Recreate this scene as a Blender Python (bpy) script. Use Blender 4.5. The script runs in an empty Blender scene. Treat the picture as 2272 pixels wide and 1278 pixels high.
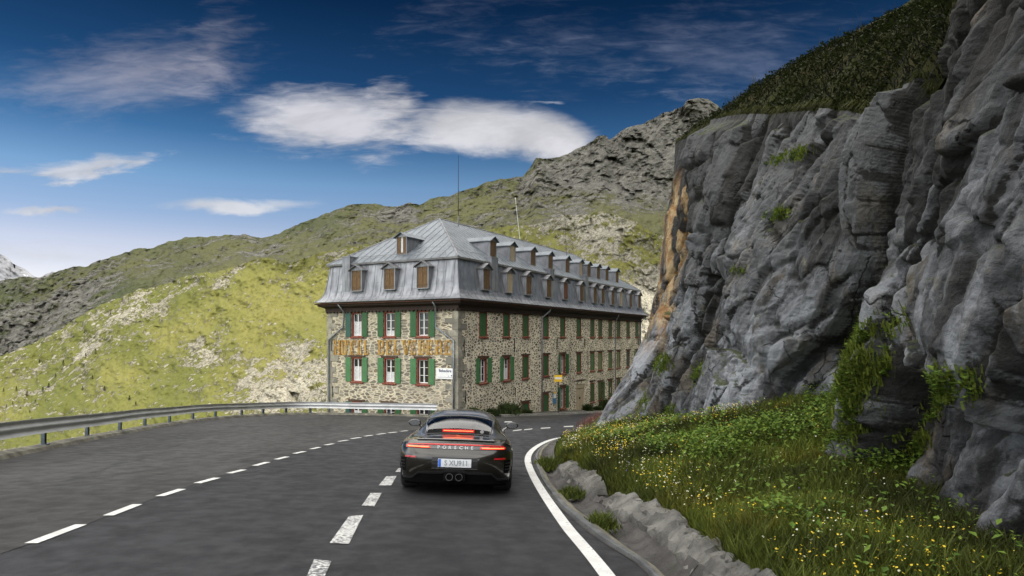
import bpy, bmesh, math, random
import numpy as np
from mathutils import Vector, Matrix
R = math.radians
random.seed(7)
rng = np.random.default_rng(7)
# ------------------------------------------------------------------ camera, world, sun, exposure
scn = bpy.context.scene
CAMZ = 1.7
FPX = 1515.0            # focal length in photograph pixels (24 mm on 36 mm)
HOR = 749.0             # row of the horizon in the photograph
cam_d = bpy.data.cameras.new('camera'); cam = bpy.data.objects.new('camera', cam_d)
scn.collection.objects.link(cam); scn.camera = cam
cam.location = (0, 0, CAMZ); cam.rotation_euler = (R(90), 0, 0)
cam_d.lens = 24; cam_d.sensor_width = 36; cam_d.shift_y = 110.0 / 2272
cam_d.clip_start = 0.1; cam_d.clip_end = 30000
SUN_AZ, SUN_EL = 128.0, 32.0        # clockwise from +Y
SKY_STRENGTH = 0.12
SUN_STRENGTH = 2.6
EXPOSURE = 0.95
scn.view_settings.view_transform = 'Standard'; scn.view_settings.look = 'None'
scn.view_settings.exposure = EXPOSURE; scn.view_settings.gamma = 1
scn.render.engine = 'CYCLES'
scn.cycles.max_bounces = 6; scn.cycles.diffuse_bounces = 2; scn.cycles.glossy_bounces = 3
scn.cycles.transmission_bounces = 4; scn.cycles.transparent_max_bounces = 8
sdir = Vector((math.sin(R(SUN_AZ)) * math.cos(R(SUN_EL)), math.cos(R(SUN_AZ)) * math.cos(R(SUN_EL)), math.sin(R(SUN_EL))))
sl = bpy.data.lights.new('sun', 'SUN'); sun = bpy.data.objects.new('sun', sl); scn.collection.objects.link(sun)
sl.energy = SUN_STRENGTH; sl.angle = R(0.5); sl.color = (1.0, 0.93, 0.80)
sun.rotation_euler = sdir.to_track_quat('Z', 'Y').to_euler(); sun.location = (60, -60, 60)

class NT:
    """tiny node-graph helper"""
    def __init__(s, tree): s.t = tree; s.n = tree.nodes; s.l = tree.links
    def node(s, typ, **kw):
        n = s.n.new(typ)
        for k, v in kw.items(): setattr(n, k, v)
        return n
    def put(s, sock, v):
        if v is None: return
        if isinstance(v, bpy.types.NodeSocket): s.l.new(v, sock)
        else:
            if hasattr(sock, 'default_value'):
                try: sock.default_value = v
                except Exception:
                    sock.default_value = tuple(v) + (1,) if len(v) == 3 else v
    def m(s, op, a, b=None, c=None, clamp=False):
        n = s.node('ShaderNodeMath', operation=op); n.use_clamp = clamp
        s.put(n.inputs[0], a); s.put(n.inputs[1], b); s.put(n.inputs[2], c)
        return n.outputs[0]
    def mix(s, f, a, b, blend='MIX'):
        n = s.node('ShaderNodeMix', data_type='RGBA', blend_type=blend)
        s.put(n.inputs[0], f); s.put(n.inputs[6], col4(a)); s.put(n.inputs[7], col4(b))
        return n.outputs[2]
    def ramp(s, f, lo, hi, a=0.0, b=1.0, smooth=True):
        n = s.node('ShaderNodeMapRange', interpolation_type='SMOOTHSTEP' if smooth else 'LINEAR')
        s.put(n.inputs[0], f); s.put(n.inputs[1], lo); s.put(n.inputs[2], hi); s.put(n.inputs[3], a); s.put(n.inputs[4], b)
        return n.outputs[0]
    def noise(s, vec, scale, detail=5, rough=.55, dist=0.0):
        n = s.node('ShaderNodeTexNoise'); s.put(n.inputs['Vector'], vec)
        n.inputs['Scale'].default_value = scale; n.inputs['Detail'].default_value = detail
        n.inputs['Roughness'].default_value = rough; n.inputs['Distortion'].default_value = dist
        return n.outputs['Fac']
    def noisec(s, vec, scale, detail=3):
        n = s.node('ShaderNodeTexNoise'); s.put(n.inputs['Vector'], vec)
        n.inputs['Scale'].default_value = scale; n.inputs['Detail'].default_value = detail
        return n.outputs['Color']
    def vor(s, vec, scale, feature='F1', out='Distance', rnd=1.0):
        n = s.node('ShaderNodeTexVoronoi', feature=feature); s.put(n.inputs['Vector'], vec)
        n.inputs['Scale'].default_value = scale; n.inputs['Randomness'].default_value = rnd
        return n.outputs[out]
    def vscale(s, vec, sc, rot=(0, 0, 0), loc=(0, 0, 0)):
        n = s.node('ShaderNodeMapping'); s.put(n.inputs[0], vec)
        n.inputs[1].default_value = loc; n.inputs[2].default_value = rot; n.inputs[3].default_value = sc
        return n.outputs[0]
    def vadd(s, a, b, k=1.0):
        n = s.node('ShaderNodeVectorMath', operation='MULTIPLY_ADD'); s.put(n.inputs[0], b); n.inputs[1].default_value = (k, k, k); s.put(n.inputs[2], a)
        return n.outputs[0]
    def obj(s): return s.node('ShaderNodeTexCoord').outputs['Object']
    def sep(s, v):
        n = s.node('ShaderNodeSeparateXYZ'); s.put(n.inputs[0], v); return n.outputs
    def comb(s, x, y, z):
        n = s.node('ShaderNodeCombineXYZ'); s.put(n.inputs[0], x); s.put(n.inputs[1], y); s.put(n.inputs[2], z); return n.outputs[0]
    def bump(s, h, strength=.5, dist=.05, normal=None):
        n = s.node('ShaderNodeBump'); n.inputs['Strength'].default_value = strength; n.inputs['Distance'].default_value = dist
        s.put(n.inputs['Height'], h); s.put(n.inputs['Normal'], normal)
        return n.outputs[0]
def col4(c):
    if isinstance(c, bpy.types.NodeSocket) or isinstance(c, (int, float)): return c
    return tuple(c) + (1,) if len(c) == 3 else tuple(c)

# world: physical sky, thin lenticular clouds in front, added bright fill cloud behind the camera and overhead
world = bpy.data.worlds.new('World'); scn.world = world; world.use_nodes = True
w = NT(world.node_tree); w.n.clear()
sky = w.node('ShaderNodeTexSky', sky_type='NISHITA'); sky.sun_disc = False
sky.sun_elevation = R(SUN_EL); sky.sun_rotation = R(SUN_AZ)
sky.altitude = 2400; sky.air_density = 1.0; sky.dust_density = 0.6; sky.ozone_density = 2.0
d = w.node('ShaderNodeTexCoord').outputs['Generated']
dx, dy, dz = w.sep(d)[0:3]
yy = w.m('MAXIMUM', dy, 0.06)
U = w.m('DIVIDE', dx, yy); W = w.m('DIVIDE', dz, yy)
front = w.ramp(dy, 0.10, 0.35)
P = w.comb(U, W, 0.0)
VEIL = 2.2
CLOUDK = .43
SKYK = .80
_ca, _sa = math.cos(R(4)), math.sin(R(4))
n1 = w.noise(w.vscale(P, (3.2, 9.5, 1), rot=(0, 0, R(-6))), 1.7, 6, .6, .45)
n2 = w.noise(w.vscale(P, (9, 42, 1), rot=(0, 0, R(-10))), 2.2, 4, .6, .5)
n3 = w.noise(w.vscale(P, (2.4, 5, 1), loc=(3, 1, 0)), 1.3, 4, .6, .3)
Uw = w.m('ADD', U, w.m('MULTIPLY', w.m('SUBTRACT', n3, .5), .20)); Ww = w.m('ADD', W, w.m('MULTIPLY', w.m('SUBTRACT', n1, .5), .055))
def wcloud(px, py, rx, ry, rot=0, soft=.55, amp=.9, skew=0.0, nsc=5.0, seed=0, wisp=2.6):
    """one lenticular cloud: an ellipse in direction space, torn along its length by noise"""
    cu, cw = (px - 1136) / FPX, (HOR - py) / FPX
    a = R(rot); ca, sa = math.cos(a), math.sin(a)
    u = w.m('SUBTRACT', Uw, cu); v = w.m('SUBTRACT', Ww, cw)
    p = w.m('ADD', w.m('MULTIPLY', u, ca), w.m('MULTIPLY', v, sa))
    q = w.m('SUBTRACT', w.m('MULTIPLY', v, ca), w.m('MULTIPLY', u, sa))
    q = w.m('ADD', q, w.m('MULTIPLY', w.m('MULTIPLY', p, p), skew))
    pn = w.m('DIVIDE', p, rx * 1.16 / FPX); qn = w.m('DIVIDE', q, ry * 1.12 / FPX)
    rr = w.m('SQRT', w.m('ADD', w.m('MULTIPLY', pn, pn), w.m('MULTIPLY', qn, qn)))
    nn = w.m('ADD', w.m('MULTIPLY', w.m('SUBTRACT', n1, .5), amp * 3.4), w.m('MULTIPLY', w.m('SUBTRACT', n2, .5), amp * 2.4))
    return w.ramp(w.m('ADD', w.m('SUBTRACT', 1.05, rr), nn), -.05, soft * 1.35)
C = []
C.append((wcloud(275, 165, 300, 88, 8, soft=1.1, amp=.42, nsc=4, seed=1.3), .52, (.60, .58, .66)))
C.append((wcloud(455, 110, 120, 62, 40, soft=1.1, amp=.55, nsc=4, seed=2.1), .34, (.60, .58, .66)))
C.append((wcloud(715, 270, 250, 76, -3, soft=.6, amp=.27, nsc=3.2, seed=4.7, wisp=2.0), .93, (.80, .80, .86)))
C.append((wcloud(880, 240, 95, 55, -20, soft=.8, amp=.5, nsc=4, seed=3.3), .85, (.80, .80, .86)))
C.append((wcloud(1120, 292, 235, 60, -9, soft=.5, amp=.18, nsc=2.5, seed=8.2, wisp=2.0, skew=.9), .95, (.84, .84, .89)))
C.append((wcloud(1235, 330, 90, 40, -25, soft=.6, amp=.2, nsc=3, seed=9.2), .9, (.84, .84, .89)))
C.append((wcloud(205, 378, 150, 27, 9, soft=.55, amp=.5, nsc=6, seed=5.1), .85, (.80, .82, .89)))
C.append((wcloud(40, 388, 80, 14, 3, soft=.8, amp=.6, nsc=7, seed=6.4), .6, (.78, .80, .88)))
C.append((wcloud(520, 453, 175, 17, 1, soft=.6, amp=.18, nsc=5, seed=7.7), .85, (.85, .86, .90)))
C.append((wcloud(100, 470, 95, 10, -3, soft=.7, amp=.25, nsc=6, seed=8.8), .75, (.85, .86, .90)))
C.append((wcloud(1188, 226, 34, 5, -3, soft=.8, amp=.5, nsc=9, seed=9.9), .45, (.70, .75, .86)))
C.append((wcloud(90, 565, 260, 34, -3, soft=1.2, amp=.5, nsc=4, seed=11.), .55, (.84, .84, .87)))
C.append((wcloud(1560, 120, 520, 110, -6, soft=1.8, amp=.8, nsc=3, seed=12.), .42, (.38, .42, .58)))
C.append((wcloud(1380, 160, 230, 38, -10, soft=1.6, amp=.8, nsc=5, seed=13.), .35, (.48, .55, .72)))
nish = w.mix(1.0, sky.outputs[0], (SKY_STRENGTH,) * 3, 'MULTIPLY')
frontk = w.mix(1.0, nish, (SKYK,) * 3, 'MULTIPLY')
# deep polarised blue high up, pale at the horizon
el = w.m('DIVIDE', dz, w.m('SQRT', w.m('ADD', w.m('MULTIPLY', dx, dx), w.m('MULTIPLY', dy, dy))))
g = w.node('ShaderNodeValToRGB'); w.put(g.inputs[0], w.ramp(el, 0.0, 0.6, smooth=False))
cr = g.color_ramp; cr.elements[0].position = 0.0; cr.elements[0].color = (.90, .63, .54, 1)
cr.elements[1].position = 1.0; cr.elements[1].color = (.013, .054, .10, 1)
for pos, c in ((.21, (.85, .60, .52)), (.27, (.62, .54, .52)), (.36, (.46, .53, .54)), (.46, (.17, .31, .39)), (.58, (.06, .16, .24)), (.80, (.018, .072, .125))):
    e = cr.elements.new(pos); e.color = c + (1,)
skyc = w.mix(front, nish, w.mix(1.0, frontk, g.outputs[0], 'MULTIPLY'))
for msk, op, c in C:
    f = w.m('MULTIPLY', w.m('MULTIPLY', msk, op), front)
    skyc = w.mix(f, skyc, w.mix(w.ramp(n1, .35, .65), tuple(x * CLOUDK * .80 for x in c), tuple(x * CLOUDK * 1.08 for x in c)))
# unseen bright cloud veil overhead and behind the viewer, added to light the foreground
veil = w.m('MULTIPLY', w.ramp(w.noise(w.vscale(d, (1, 1, 1.4)), 1.7, 5, .6, .4), .2, .6), w.m('MAXIMUM', w.m('MULTIPLY', w.ramp(dy, .25, .0), w.ramp(dz, .0, .2)), w.ramp(el, .49, .64)))
skyc = w.mix(w.m('MULTIPLY', veil, .85), skyc, (VEIL * 1.03, VEIL * 1.0, VEIL * .95))
bg = w.node('ShaderNodeBackground'); w.put(bg.inputs[0], skyc); bg.inputs[1].default_value = 1.0
wo = w.node('ShaderNodeOutputWorld'); w.l.new(bg.outputs[0], wo.inputs[0])
world.cycles.sampling_method = 'MANUAL'; world.cycles.sample_map_resolution = 256
# ------------------------------------------------------------------ helpers
def tag(o, label=None, cat=None, group=None, kind=None):
    if label: o['label'] = label
    if cat: o['category'] = cat
    if group: o['group'] = group
    if kind: o['kind'] = kind
    return o
def empty(name, loc=(0, 0, 0), rz=0, parent=None):
    o = bpy.data.objects.new(name, None); scn.collection.objects.link(o)
    o.location = loc; o.rotation_euler = (0, 0, rz); o.empty_display_size = .2
    if parent: o.parent = parent
    return o
class MB:
    def __init__(s): s.v = []; s.f = []; s.m = []; s.mi = 0
    def quad(s, *p):
        b = len(s.v); s.v += [tuple(q) for q in p]; s.f.append(tuple(range(b, b + len(p)))); s.m.append(s.mi); return s
    def box(s, x0, x1, y0, y1, z0, z1, rot=None, piv=None):
        c = [(x, y, z) for z in (z0, z1) for y in (y0, y1) for x in (x0, x1)]
        if rot is not None:
            piv = Vector(piv) if piv is not None else Vector(((x0 + x1) / 2, (y0 + y1) / 2, (z0 + z1) / 2))
            c = [tuple(rot @ (Vector(q) - piv) + piv) for q in c]
        b = len(s.v); s.v += c
        for f in ((0, 2, 3, 1), (4, 5, 7, 6), (0, 1, 5, 4), (2, 6, 7, 3), (0, 4, 6, 2), (1, 3, 7, 5)):
            s.f.append(tuple(b + i for i in f)); s.m.append(s.mi)
        return s
    def tube(s, pts, r, n=8, caps=True):
        pts = [Vector(p) for p in pts]; rs = r if isinstance(r, (list, tuple)) else [r] * len(pts)
        b = len(s.v); up = Vector((0, 0, 1)); prev = None
        for i, p in enumerate(pts):
            t = (pts[min(i + 1, len(pts) - 1)] - pts[max(i - 1, 0)]).normalized()
            if prev is None:
                a = t.cross(up) if abs(t.dot(up)) < .95 else t.cross(Vector((1, 0, 0)))
            else: a = prev - t * prev.dot(t)
            a.normalize(); prev = a; c = t.cross(a)
            for k in range(n):
                an = 2 * math.pi * k / n
                s.v.append(tuple(p + (a * math.cos(an) + c * math.sin(an)) * rs[i]))
        for i in range(len(pts) - 1):
            for k in range(n):
                s.f.append((b + i * n + k, b + i * n + (k + 1) % n, b + (i + 1) * n + (k + 1) % n, b + (i + 1) * n + k)); s.m.append(s.mi)
        if caps:
            s.f.append(tuple(b + k for k in range(n))[::-1]); s.m.append(s.mi)
            e = b + (len(pts) - 1) * n; s.f.append(tuple(e + k for k in range(n))); s.m.append(s.mi)
        return s
    def grid(s, A, close=False):
        A = np.asarray(A, float); n, m = A.shape[:2]; b = len(s.v)
        s.v += [tuple(p) for p in A.reshape(-1, 3)]
        for i in range(n - 1):
            for j in range(m - 1):
                s.f.append((b + i * m + j, b + i * m + j + 1, b + (i + 1) * m + j + 1, b + (i + 1) * m + j)); s.m.append(s.mi)
        return s
    def poly(s, pts, n_out, th):
        """flat polygon extruded by th against the outward direction"""
        n_out = Vector(n_out); b = len(s.v); k = len(pts)
        s.v += [tuple(p) for p in pts] + [tuple(Vector(p) - n_out * th) for p in pts]
        s.f.append(tuple(range(b, b + k))); s.m.append(s.mi)
        s.f.append(tuple(range(b + 2 * k - 1, b + k - 1, -1))); s.m.append(s.mi)
        for i in range(k):
            j = (i + 1) % k; s.f.append((b + i, b + k + i, b + k + j, b + j)); s.m.append(s.mi)
        return s
    def mesh(s, name, mats, smooth=False):
        me = bpy.data.meshes.new(name if isinstance(name, str) else 'panel'); me.from_pydata(s.v, [], s.f); me.update()
        for mt in (mats if isinstance(mats, (list, tuple)) else [mats]): me.materials.append(mt)
        me.polygons.foreach_set('material_index', s.m)
        if smooth: me.polygons.foreach_set('use_smooth', [True] * len(me.polygons))
        return me
    def build(s, name, mats, parent=None, smooth=False, loc=(0, 0, 0), rz=0, fix=True):
        me = s.mesh(name, mats, smooth)
        if fix:
            bm = bmesh.new(); bm.from_mesh(me); bmesh.ops.recalc_face_normals(bm, faces=bm.faces); bm.to_mesh(me); bm.free()
        return link(name, me, parent, loc, rz)
def link(name, me, parent=None, loc=(0, 0, 0), rz=0):
    o = bpy.data.objects.new(name, me); scn.collection.objects.link(o)
    o.location = loc; o.rotation_euler = (0, 0, rz)
    if parent: o.parent = parent
    return o
def np_mesh(name, V, F, mat, smooth=False, cols=None):
    """fast mesh from numpy arrays; F is (n,k)"""
    me = bpy.data.meshes.new(name); V = np.asarray(V, np.float32); F = np.asarray(F, np.int32)
    n, k = F.shape
    me.vertices.add(len(V)); me.vertices.foreach_set('co', V.ravel())
    me.loops.add(n * k); me.loops.foreach_set('vertex_index', F.ravel())
    me.polygons.add(n); me.polygons.foreach_set('loop_start', np.arange(0, n * k, k, dtype=np.int32))
    me.polygons.foreach_set('loop_total', np.full(n, k, np.int32))
    if smooth: me.polygons.foreach_set('use_smooth', np.ones(n, bool))
    me.update(calc_edges=True)
    for mt in (mat if isinstance(mat, (list, tuple)) else [mat]): me.materials.append(mt)
    if cols is not None:
        a = me.color_attributes.new('tint', 'FLOAT_COLOR', 'POINT')
        c = np.ones((len(V), 4), np.float32); c[:, :3] = cols; a.data.foreach_set('color', c.ravel())
    return me
def grid_faces(n, m):
    i = np.arange(n - 1)[:, None]; j = np.arange(m - 1)[None, :]
    a = i * m + j
    return np.stack([a, a + 1, a + m + 1, a + m], -1).reshape(-1, 4)
def copy_tree(o, parent=None):
    c = o.copy(); scn.collection.objects.link(c); c.parent = parent
    for ch in list(o.children): copy_tree(ch, c)
    return c
# ---- numpy noise
def _h(ix, iy, iz, seed):
    h = (ix.astype(np.int64) * 374761393 + iy.astype(np.int64) * 668265263 + iz.astype(np.int64) * 2147483647 + seed * 1274126177) & 0xffffffff
    h = ((h ^ (h >> 13)) * 1274126177) & 0xffffffff
    h = ((h ^ (h >> 16)) * 2246822519) & 0xffffffff
    return ((h ^ (h >> 15)) & 0xffffff) / float(0xffffff)
def vnoise(x, y, z=0.0, seed=0):
    x, y, z = np.broadcast_arrays(np.asarray(x, float), y, z)
    ix, iy, iz = np.floor(x), np.floor(y), np.floor(z); fx, fy, fz = x - ix, y - iy, z - iz
    fx, fy, fz = [t * t * (3 - 2 * t) for t in (fx, fy, fz)]
    r = 0
    for a in (0, 1):
        for b in (0, 1):
            for c in (0, 1):
                r = r + _h(ix + a, iy + b, iz + c, seed) * (fx if a else 1 - fx) * (fy if b else 1 - fy) * (fz if c else 1 - fz)
    return r
def fbm(x, y, z=0.0, oct=5, seed=0, gain=.5, ridged=False):
    s = 0; a = 1; t = 0
    for o in range(oct):
        n = vnoise(x * 2 ** o + 17.3 * o, y * 2 ** o + 5.1 * o, np.asarray(z) * 2 ** o, seed + o)
        if ridged: n = 1 - np.abs(2 * n - 1)
        s = s + n * a; t += a; a *= gain
    return s / t
def cells(x, y, seed=0, jitter=.9):
    """planar Voronoi: (F1, F2, id random a, dx, dy to the cell point)"""
    ix, iy = np.floor(x), np.floor(y)
    b1 = np.full(x.shape, 9.); b2 = np.full(x.shape, 9.); rid = np.zeros(x.shape); rx = np.zeros(x.shape); ry = np.zeros(x.shape)
    z = np.zeros(x.shape)
    for a in (-1, 0, 1):
        for b in (-1, 0, 1):
            cx = ix + a; cy = iy + b
            qx = cx + .5 + jitter * (_h(cx, cy, z, seed) - .5); qy = cy + .5 + jitter * (_h(cx, cy, z, seed + 9) - .5)
            dd = np.hypot(x - qx, y - qy); cl = dd < b1
            b2 = np.where(cl, b1, np.minimum(b2, dd)); b1 = np.where(cl, dd, b1)
            rid = np.where(cl, _h(cx, cy, z, seed + 21), rid); rx = np.where(cl, x - qx, rx); ry = np.where(cl, y - qy, ry)
    return b1, b2, rid, rx, ry
def interp_pts(t, xs, ys): return np.interp(t, xs, ys)
# ---- ground
def gz(X, Y):
    Y = np.asarray(Y, float)
    base = -.0775 * np.minimum(Y, 78) - .02 * np.maximum(Y - 78, 0)
    return base - .21 * np.tanh(np.asarray(X, float) / 6)
def G(px, py, dz=0.0):
    """where the view ray through a photograph pixel meets the road surface"""
    u = (px - 1136) / FPX; v = (HOR - py) / FPX
    Y = 12.0
    for _ in range(60):
        f = CAMZ + v * Y - (float(gz(u * Y, Y)) + dz)
        Y += f / (-(v) - .0775 + .0005) * .8 if False else 0
        lo, hi = 1.0, 90.0
        break
    for _ in range(50):
        Y = (lo + hi) / 2
        if CAMZ + v * Y > float(gz(u * Y, Y)) + dz: lo = Y
        else: hi = Y
    return (u * Y, Y)
def spline(pts, n=8):
    """Catmull-Rom through points of any dimension"""
    P_ = np.asarray(pts, float); out = []
    Q = np.vstack([2 * P_[0] - P_[1], P_, 2 * P_[-1] - P_[-2]])
    for i in range(1, len(Q) - 2):
        for k in range(n):
            t = k / n
            out.append(.5 * ((2 * Q[i]) + (-Q[i - 1] + Q[i + 1]) * t + (2 * Q[i - 1] - 5 * Q[i] + 4 * Q[i + 1] - Q[i + 2]) * t * t + (-Q[i - 1] + 3 * Q[i] - 3 * Q[i + 1] + Q[i + 2]) * t ** 3))
    out.append(P_[-1]); return np.array(out)
def resample(P_, step):
    P_ = np.asarray(P_, float); d_ = np.r_[0, np.cumsum(np.linalg.norm(np.diff(P_, axis=0), axis=1))]
    n = max(2, int(round(d_[-1] / step)) + 1); t = np.linspace(0, d_[-1], n)
    return np.stack([np.interp(t, d_, P_[:, k]) for k in range(P_.shape[1])], 1)
def arclen(P_): return np.r_[0, np.cumsum(np.linalg.norm(np.diff(np.asarray(P_, float), axis=0), axis=1))]
def normals2(P_):
    T = np.gradient(np.asarray(P_, float), axis=0); T /= np.linalg.norm(T, axis=1, keepdims=True) + 1e-9
    return np.stack([T[:, 1], -T[:, 0]], 1)      # right-hand side of travel

# ------------------------------------------------------------------ materials
def mat(name):
    m = bpy.data.materials.new(name); m.use_nodes = True
    t = NT(m.node_tree); b = t.n['Principled BSDF']; return m, t, b
def simple(name, c, rough=.6, metal=0.0, var=.12, scale=6, spec=None, coat=0, bumps=0.0, emit=None, estr=0):
    m, t, b = mat(name); v = t.obj()
    n = t.noise(v, scale, 5)
    dark = tuple(x * (1 - var) for x in c); lite = tuple(min(1, x * (1 + var)) for x in c)
    t.put(b.inputs['Base Color'], t.mix(t.ramp(n, .3, .7), dark, lite))
    b.inputs['Metallic'].default_value = metal
    t.put(b.inputs['Roughness'], t.ramp(t.noise(v, scale * 2.3, 4), .3, .7, max(.02, rough - .08), min(1, rough + .08)))
    if spec is not None: b.inputs['Specular IOR Level'].default_value = spec
    if coat: b.inputs['Coat Weight'].default_value = coat; b.inputs['Coat Roughness'].default_value = .03
    if bumps: t.put(b.inputs['Normal'], t.bump(t.noise(v, scale * 6, 4), bumps, .02))
    if emit: b.inputs['Emission Color'].default_value = emit + (1,); b.inputs['Emission Strength'].default_value = estr
    return m
M = {}
# asphalt
def asphalt(name, c, warm=0.0, marks=True):
    m, t, b = mat(name); v = t.obj()
    fine = t.noise(v, 90, 3, .7); mid = t.noise(v, 3.2, 6, .6); big = t.noise(t.vscale(v, (1, .35, 1)), .35, 5, .6)
    c0 = tuple(x * .60 for x in c); c1 = tuple(x * 1.45 for x in c)
    col = t.mix(t.ramp(big, .3, .7), c0, c1)
    col = t.mix(t.ramp(fine, .35, .75, 0, .55), col, tuple(x * 2.1 for x in c))
    col = t.mix(t.ramp(mid, .52, .72, 0, .55), col, tuple(x * .6 for x in c))
    # long sealed cracks and tyre-worn streaks
    ed = t.vor(t.vadd(t.vscale(v, (.28, .11, .2)), t.noisec(v, .7, 4), .35), 1.0, 'DISTANCE_TO_EDGE')
    crack = t.m('MULTIPLY', t.ramp(ed, .0, .030, 1, 0), t.ramp(t.noise(v, .25, 3), .44, .54))
    sk = t.noise(t.vscale(v, (2.6, .30, 1)), 1.6, 5, .62, .3); col = t.mix(t.ramp(sk, .50, .68, 0, .5), col, tuple(x * .48 for x in c)); col = t.mix(t.ramp(t.vor(v, .9, 'F1', 'Distance'), .10, .13, .0, .0), col, c)
    if marks: col = t.mix(t.m('MULTIPLY', crack, .75), col, (.012, .012, .014))
    t.put(b.inputs['Base Color'], col)
    t.put(b.inputs['Roughness'], t.ramp(mid, .3, .7, .62, .88))
    b.inputs['Specular IOR Level'].default_value = .22
    h = t.m('ADD', t.m('MULTIPLY', fine, 1.0), t.m('MULTIPLY', t.vor(v, 130), .8))
    t.put(b.inputs['Normal'], t.bump(h, .55, .006))
    return m
M['road'] = asphalt('asphalt_dark', (.017, .0173, .0195))
M['road_old'] = asphalt('asphalt_old', (.031, .030, .029))
M['road_edge'] = asphalt('asphalt_edge', (.085, .083, .070), marks=False)
# worn paint
def paint(name, wear):
    m, t, b = mat(name); v = t.obj()
    n = t.noise(v, 26, 6, .7); n2 = t.noise(v, 3, 4)
    k = t.ramp(t.m('ADD', n, t.m('MULTIPLY', n2, .35)), wear, wear + .12)
    t.put(b.inputs['Base Color'], t.mix(k, t.mix(t.ramp(n2, .3, .7), (.46, .46, .44), (.60, .60, .58)), (.07, .07, .075)))
    b.inputs['Roughness'].default_value = .6
    t.put(b.inputs['Normal'], t.bump(n, .3, .004)); return m
M['paint'] = paint('road_paint', .76); M['paint_worn'] = paint('road_paint_worn', .62)
# rubble wall
def rubble(name, scale, stretch, mortar_w, stones, mortar, seed=0.0, rnd=1.0):
    m, t, b = mat(name); v = t.vscale(t.obj(), (1, 1, stretch), loc=(seed, seed * .7, seed * .3))
    v = t.vadd(v, t.noisec(v, 1.3, 3), .30)
    e = t.vor(v, scale, 'DISTANCE_TO_EDGE', rnd=rnd)
    cid = t.vor(v, scale, 'F1', 'Color', rnd=rnd); r1, r2, r3 = t.sep(cid)[0:3]
    n = t.noise(t.obj(), 9, 6, .65); nf = t.noise(t.obj(), 38, 4, .6)
    wdt = t.m('ADD', mortar_w, t.m('MULTIPLY', t.m('SUBTRACT', t.noise(t.obj(), 5, 3), .5), mortar_w * 2.2))
    stone = t.ramp(t.m('SUBTRACT', e, wdt), -.015, .03)
    sc = t.mix(t.ramp(r1, .15, .85), stones[0], stones[1]); sc = t.mix(t.ramp(r2, .70, .9), sc, stones[2])
    sc = t.mix(t.ramp(r3, .8, .95), sc, stones[3])
    sc = t.mix(t.ramp(n, .35, .75, 0, .5), sc, tuple(x * .45 for x in stones[0]))
    mo = t.mix(t.ramp(t.noise(t.obj(), .5, 4), .38, .66), mortar, tuple(x * .72 for x in mortar))
    mo = t.mix(t.ramp(nf, .3, .8, 0, .4), mo, tuple(x * .6 for x in mortar))
    colr = t.mix(stone, mo, sc)
    xs, ys_, zs = t.sep(t.obj())[0:3]
    stain = t.ramp(t.noise(t.vscale(t.obj(), (1, 1, .12)), 1.1, 5, .6), .56, .74, 0, .45)
    colr = t.mix(stain, colr, (.10, .085, .065))
    t.put(b.inputs['Base Color'], colr); b.inputs['Roughness'].default_value = .92
    b.inputs['Specular IOR Level'].default_value = .2
    h = t.m('ADD', t.m('MULTIPLY', stone, .6), t.m('MULTIPLY', n, .5))
    t.put(b.inputs['Normal'], t.bump(h, .5, .018)); return m
GST = [(.115, .105, .085), (.23, .21, .17), (.36, .325, .255), (.18, .135, .09)]
M['rubble_front'] = rubble('rubble_masonry_front', 2.3, 2.5, .085, [(.17, .155, .125), (.32, .295, .235), (.40, .36, .27), (.21, .17, .12)], (.64, .57, .42), 3.0)
M['rubble_side'] = rubble('rubble_masonry_side', 3.4, 1.7, .125, GST, (.80, .72, .56), 7.0)
m, t, b = mat('dressed_stone'); v = t.obj()
n = t.noise(v, 2.2, 6, .6); sp = t.noise(v, 30, 4, .7)
rid = t.vor(v, 1.3, 'F1', 'Color')
cc = t.mix(t.ramp(n, .3, .7), (.22, .205, .165), (.38, .355, .28)); cc = t.mix(t.ramp(t.sep(rid)[0], .2, .9, 0, .8), cc, (.14, .132, .11)); cc = t.mix(t.ramp(sp, .4, .8, 0, .6), cc, (.13, .125, .11))
t.put(b.inputs['Base Color'], cc); b.inputs['Roughness'].default_value = .9; t.put(b.inputs['Normal'], t.bump(sp, .5, .02)); M['quoin'] = m
# zinc roofs
def zinc(name, c0, c1, c2, rough=.42, metal=.55):
    m, t, b = mat(name); v = t.obj()
    n = t.noise(v, .9, 6, .6, .3); s_ = t.noise(t.vscale(v, (2.2, 2.2, .25)), 2.0, 6, .65); f = t.noise(v, 12, 5, .6)
    cc = t.mix(t.ramp(n, .3, .7), c0, c1); cc = t.mix(t.ramp(s_, .48, .72, 0, .75), cc, c2)
    cc = t.mix(t.ramp(f, .62, .8, 0, .45), cc, tuple(x * .55 for x in c0))
    t.put(b.inputs['Base Color'], cc); b.inputs['Metallic'].default_value = metal
    t.put(b.inputs['Roughness'], t.ramp(s_, .3, .7, rough - .1, rough + .18))
    t.put(b.inputs['Normal'], t.bump(t.m('ADD', n, t.m('MULTIPLY', f, .3)), .35, .05)); return m
M['mansard'] = zinc('zinc_mansard', (.17, .176, .195), (.26, .268, .285), (.095, .10, .11))
M['slateroof'] = zinc('zinc_upper_roof', (.070, .085, .102), (.13, .15, .17), (.27, .29, .31), .5, .3)
M['zincdark'] = zinc('zinc_dark', (.14, .14, .15), (.22, .22, .23), (.09, .08, .08), .5, .3)
M['pipe'] = simple('zinc_pipe', (.22, .24, .26), .45, .6, .25, 8)
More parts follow.
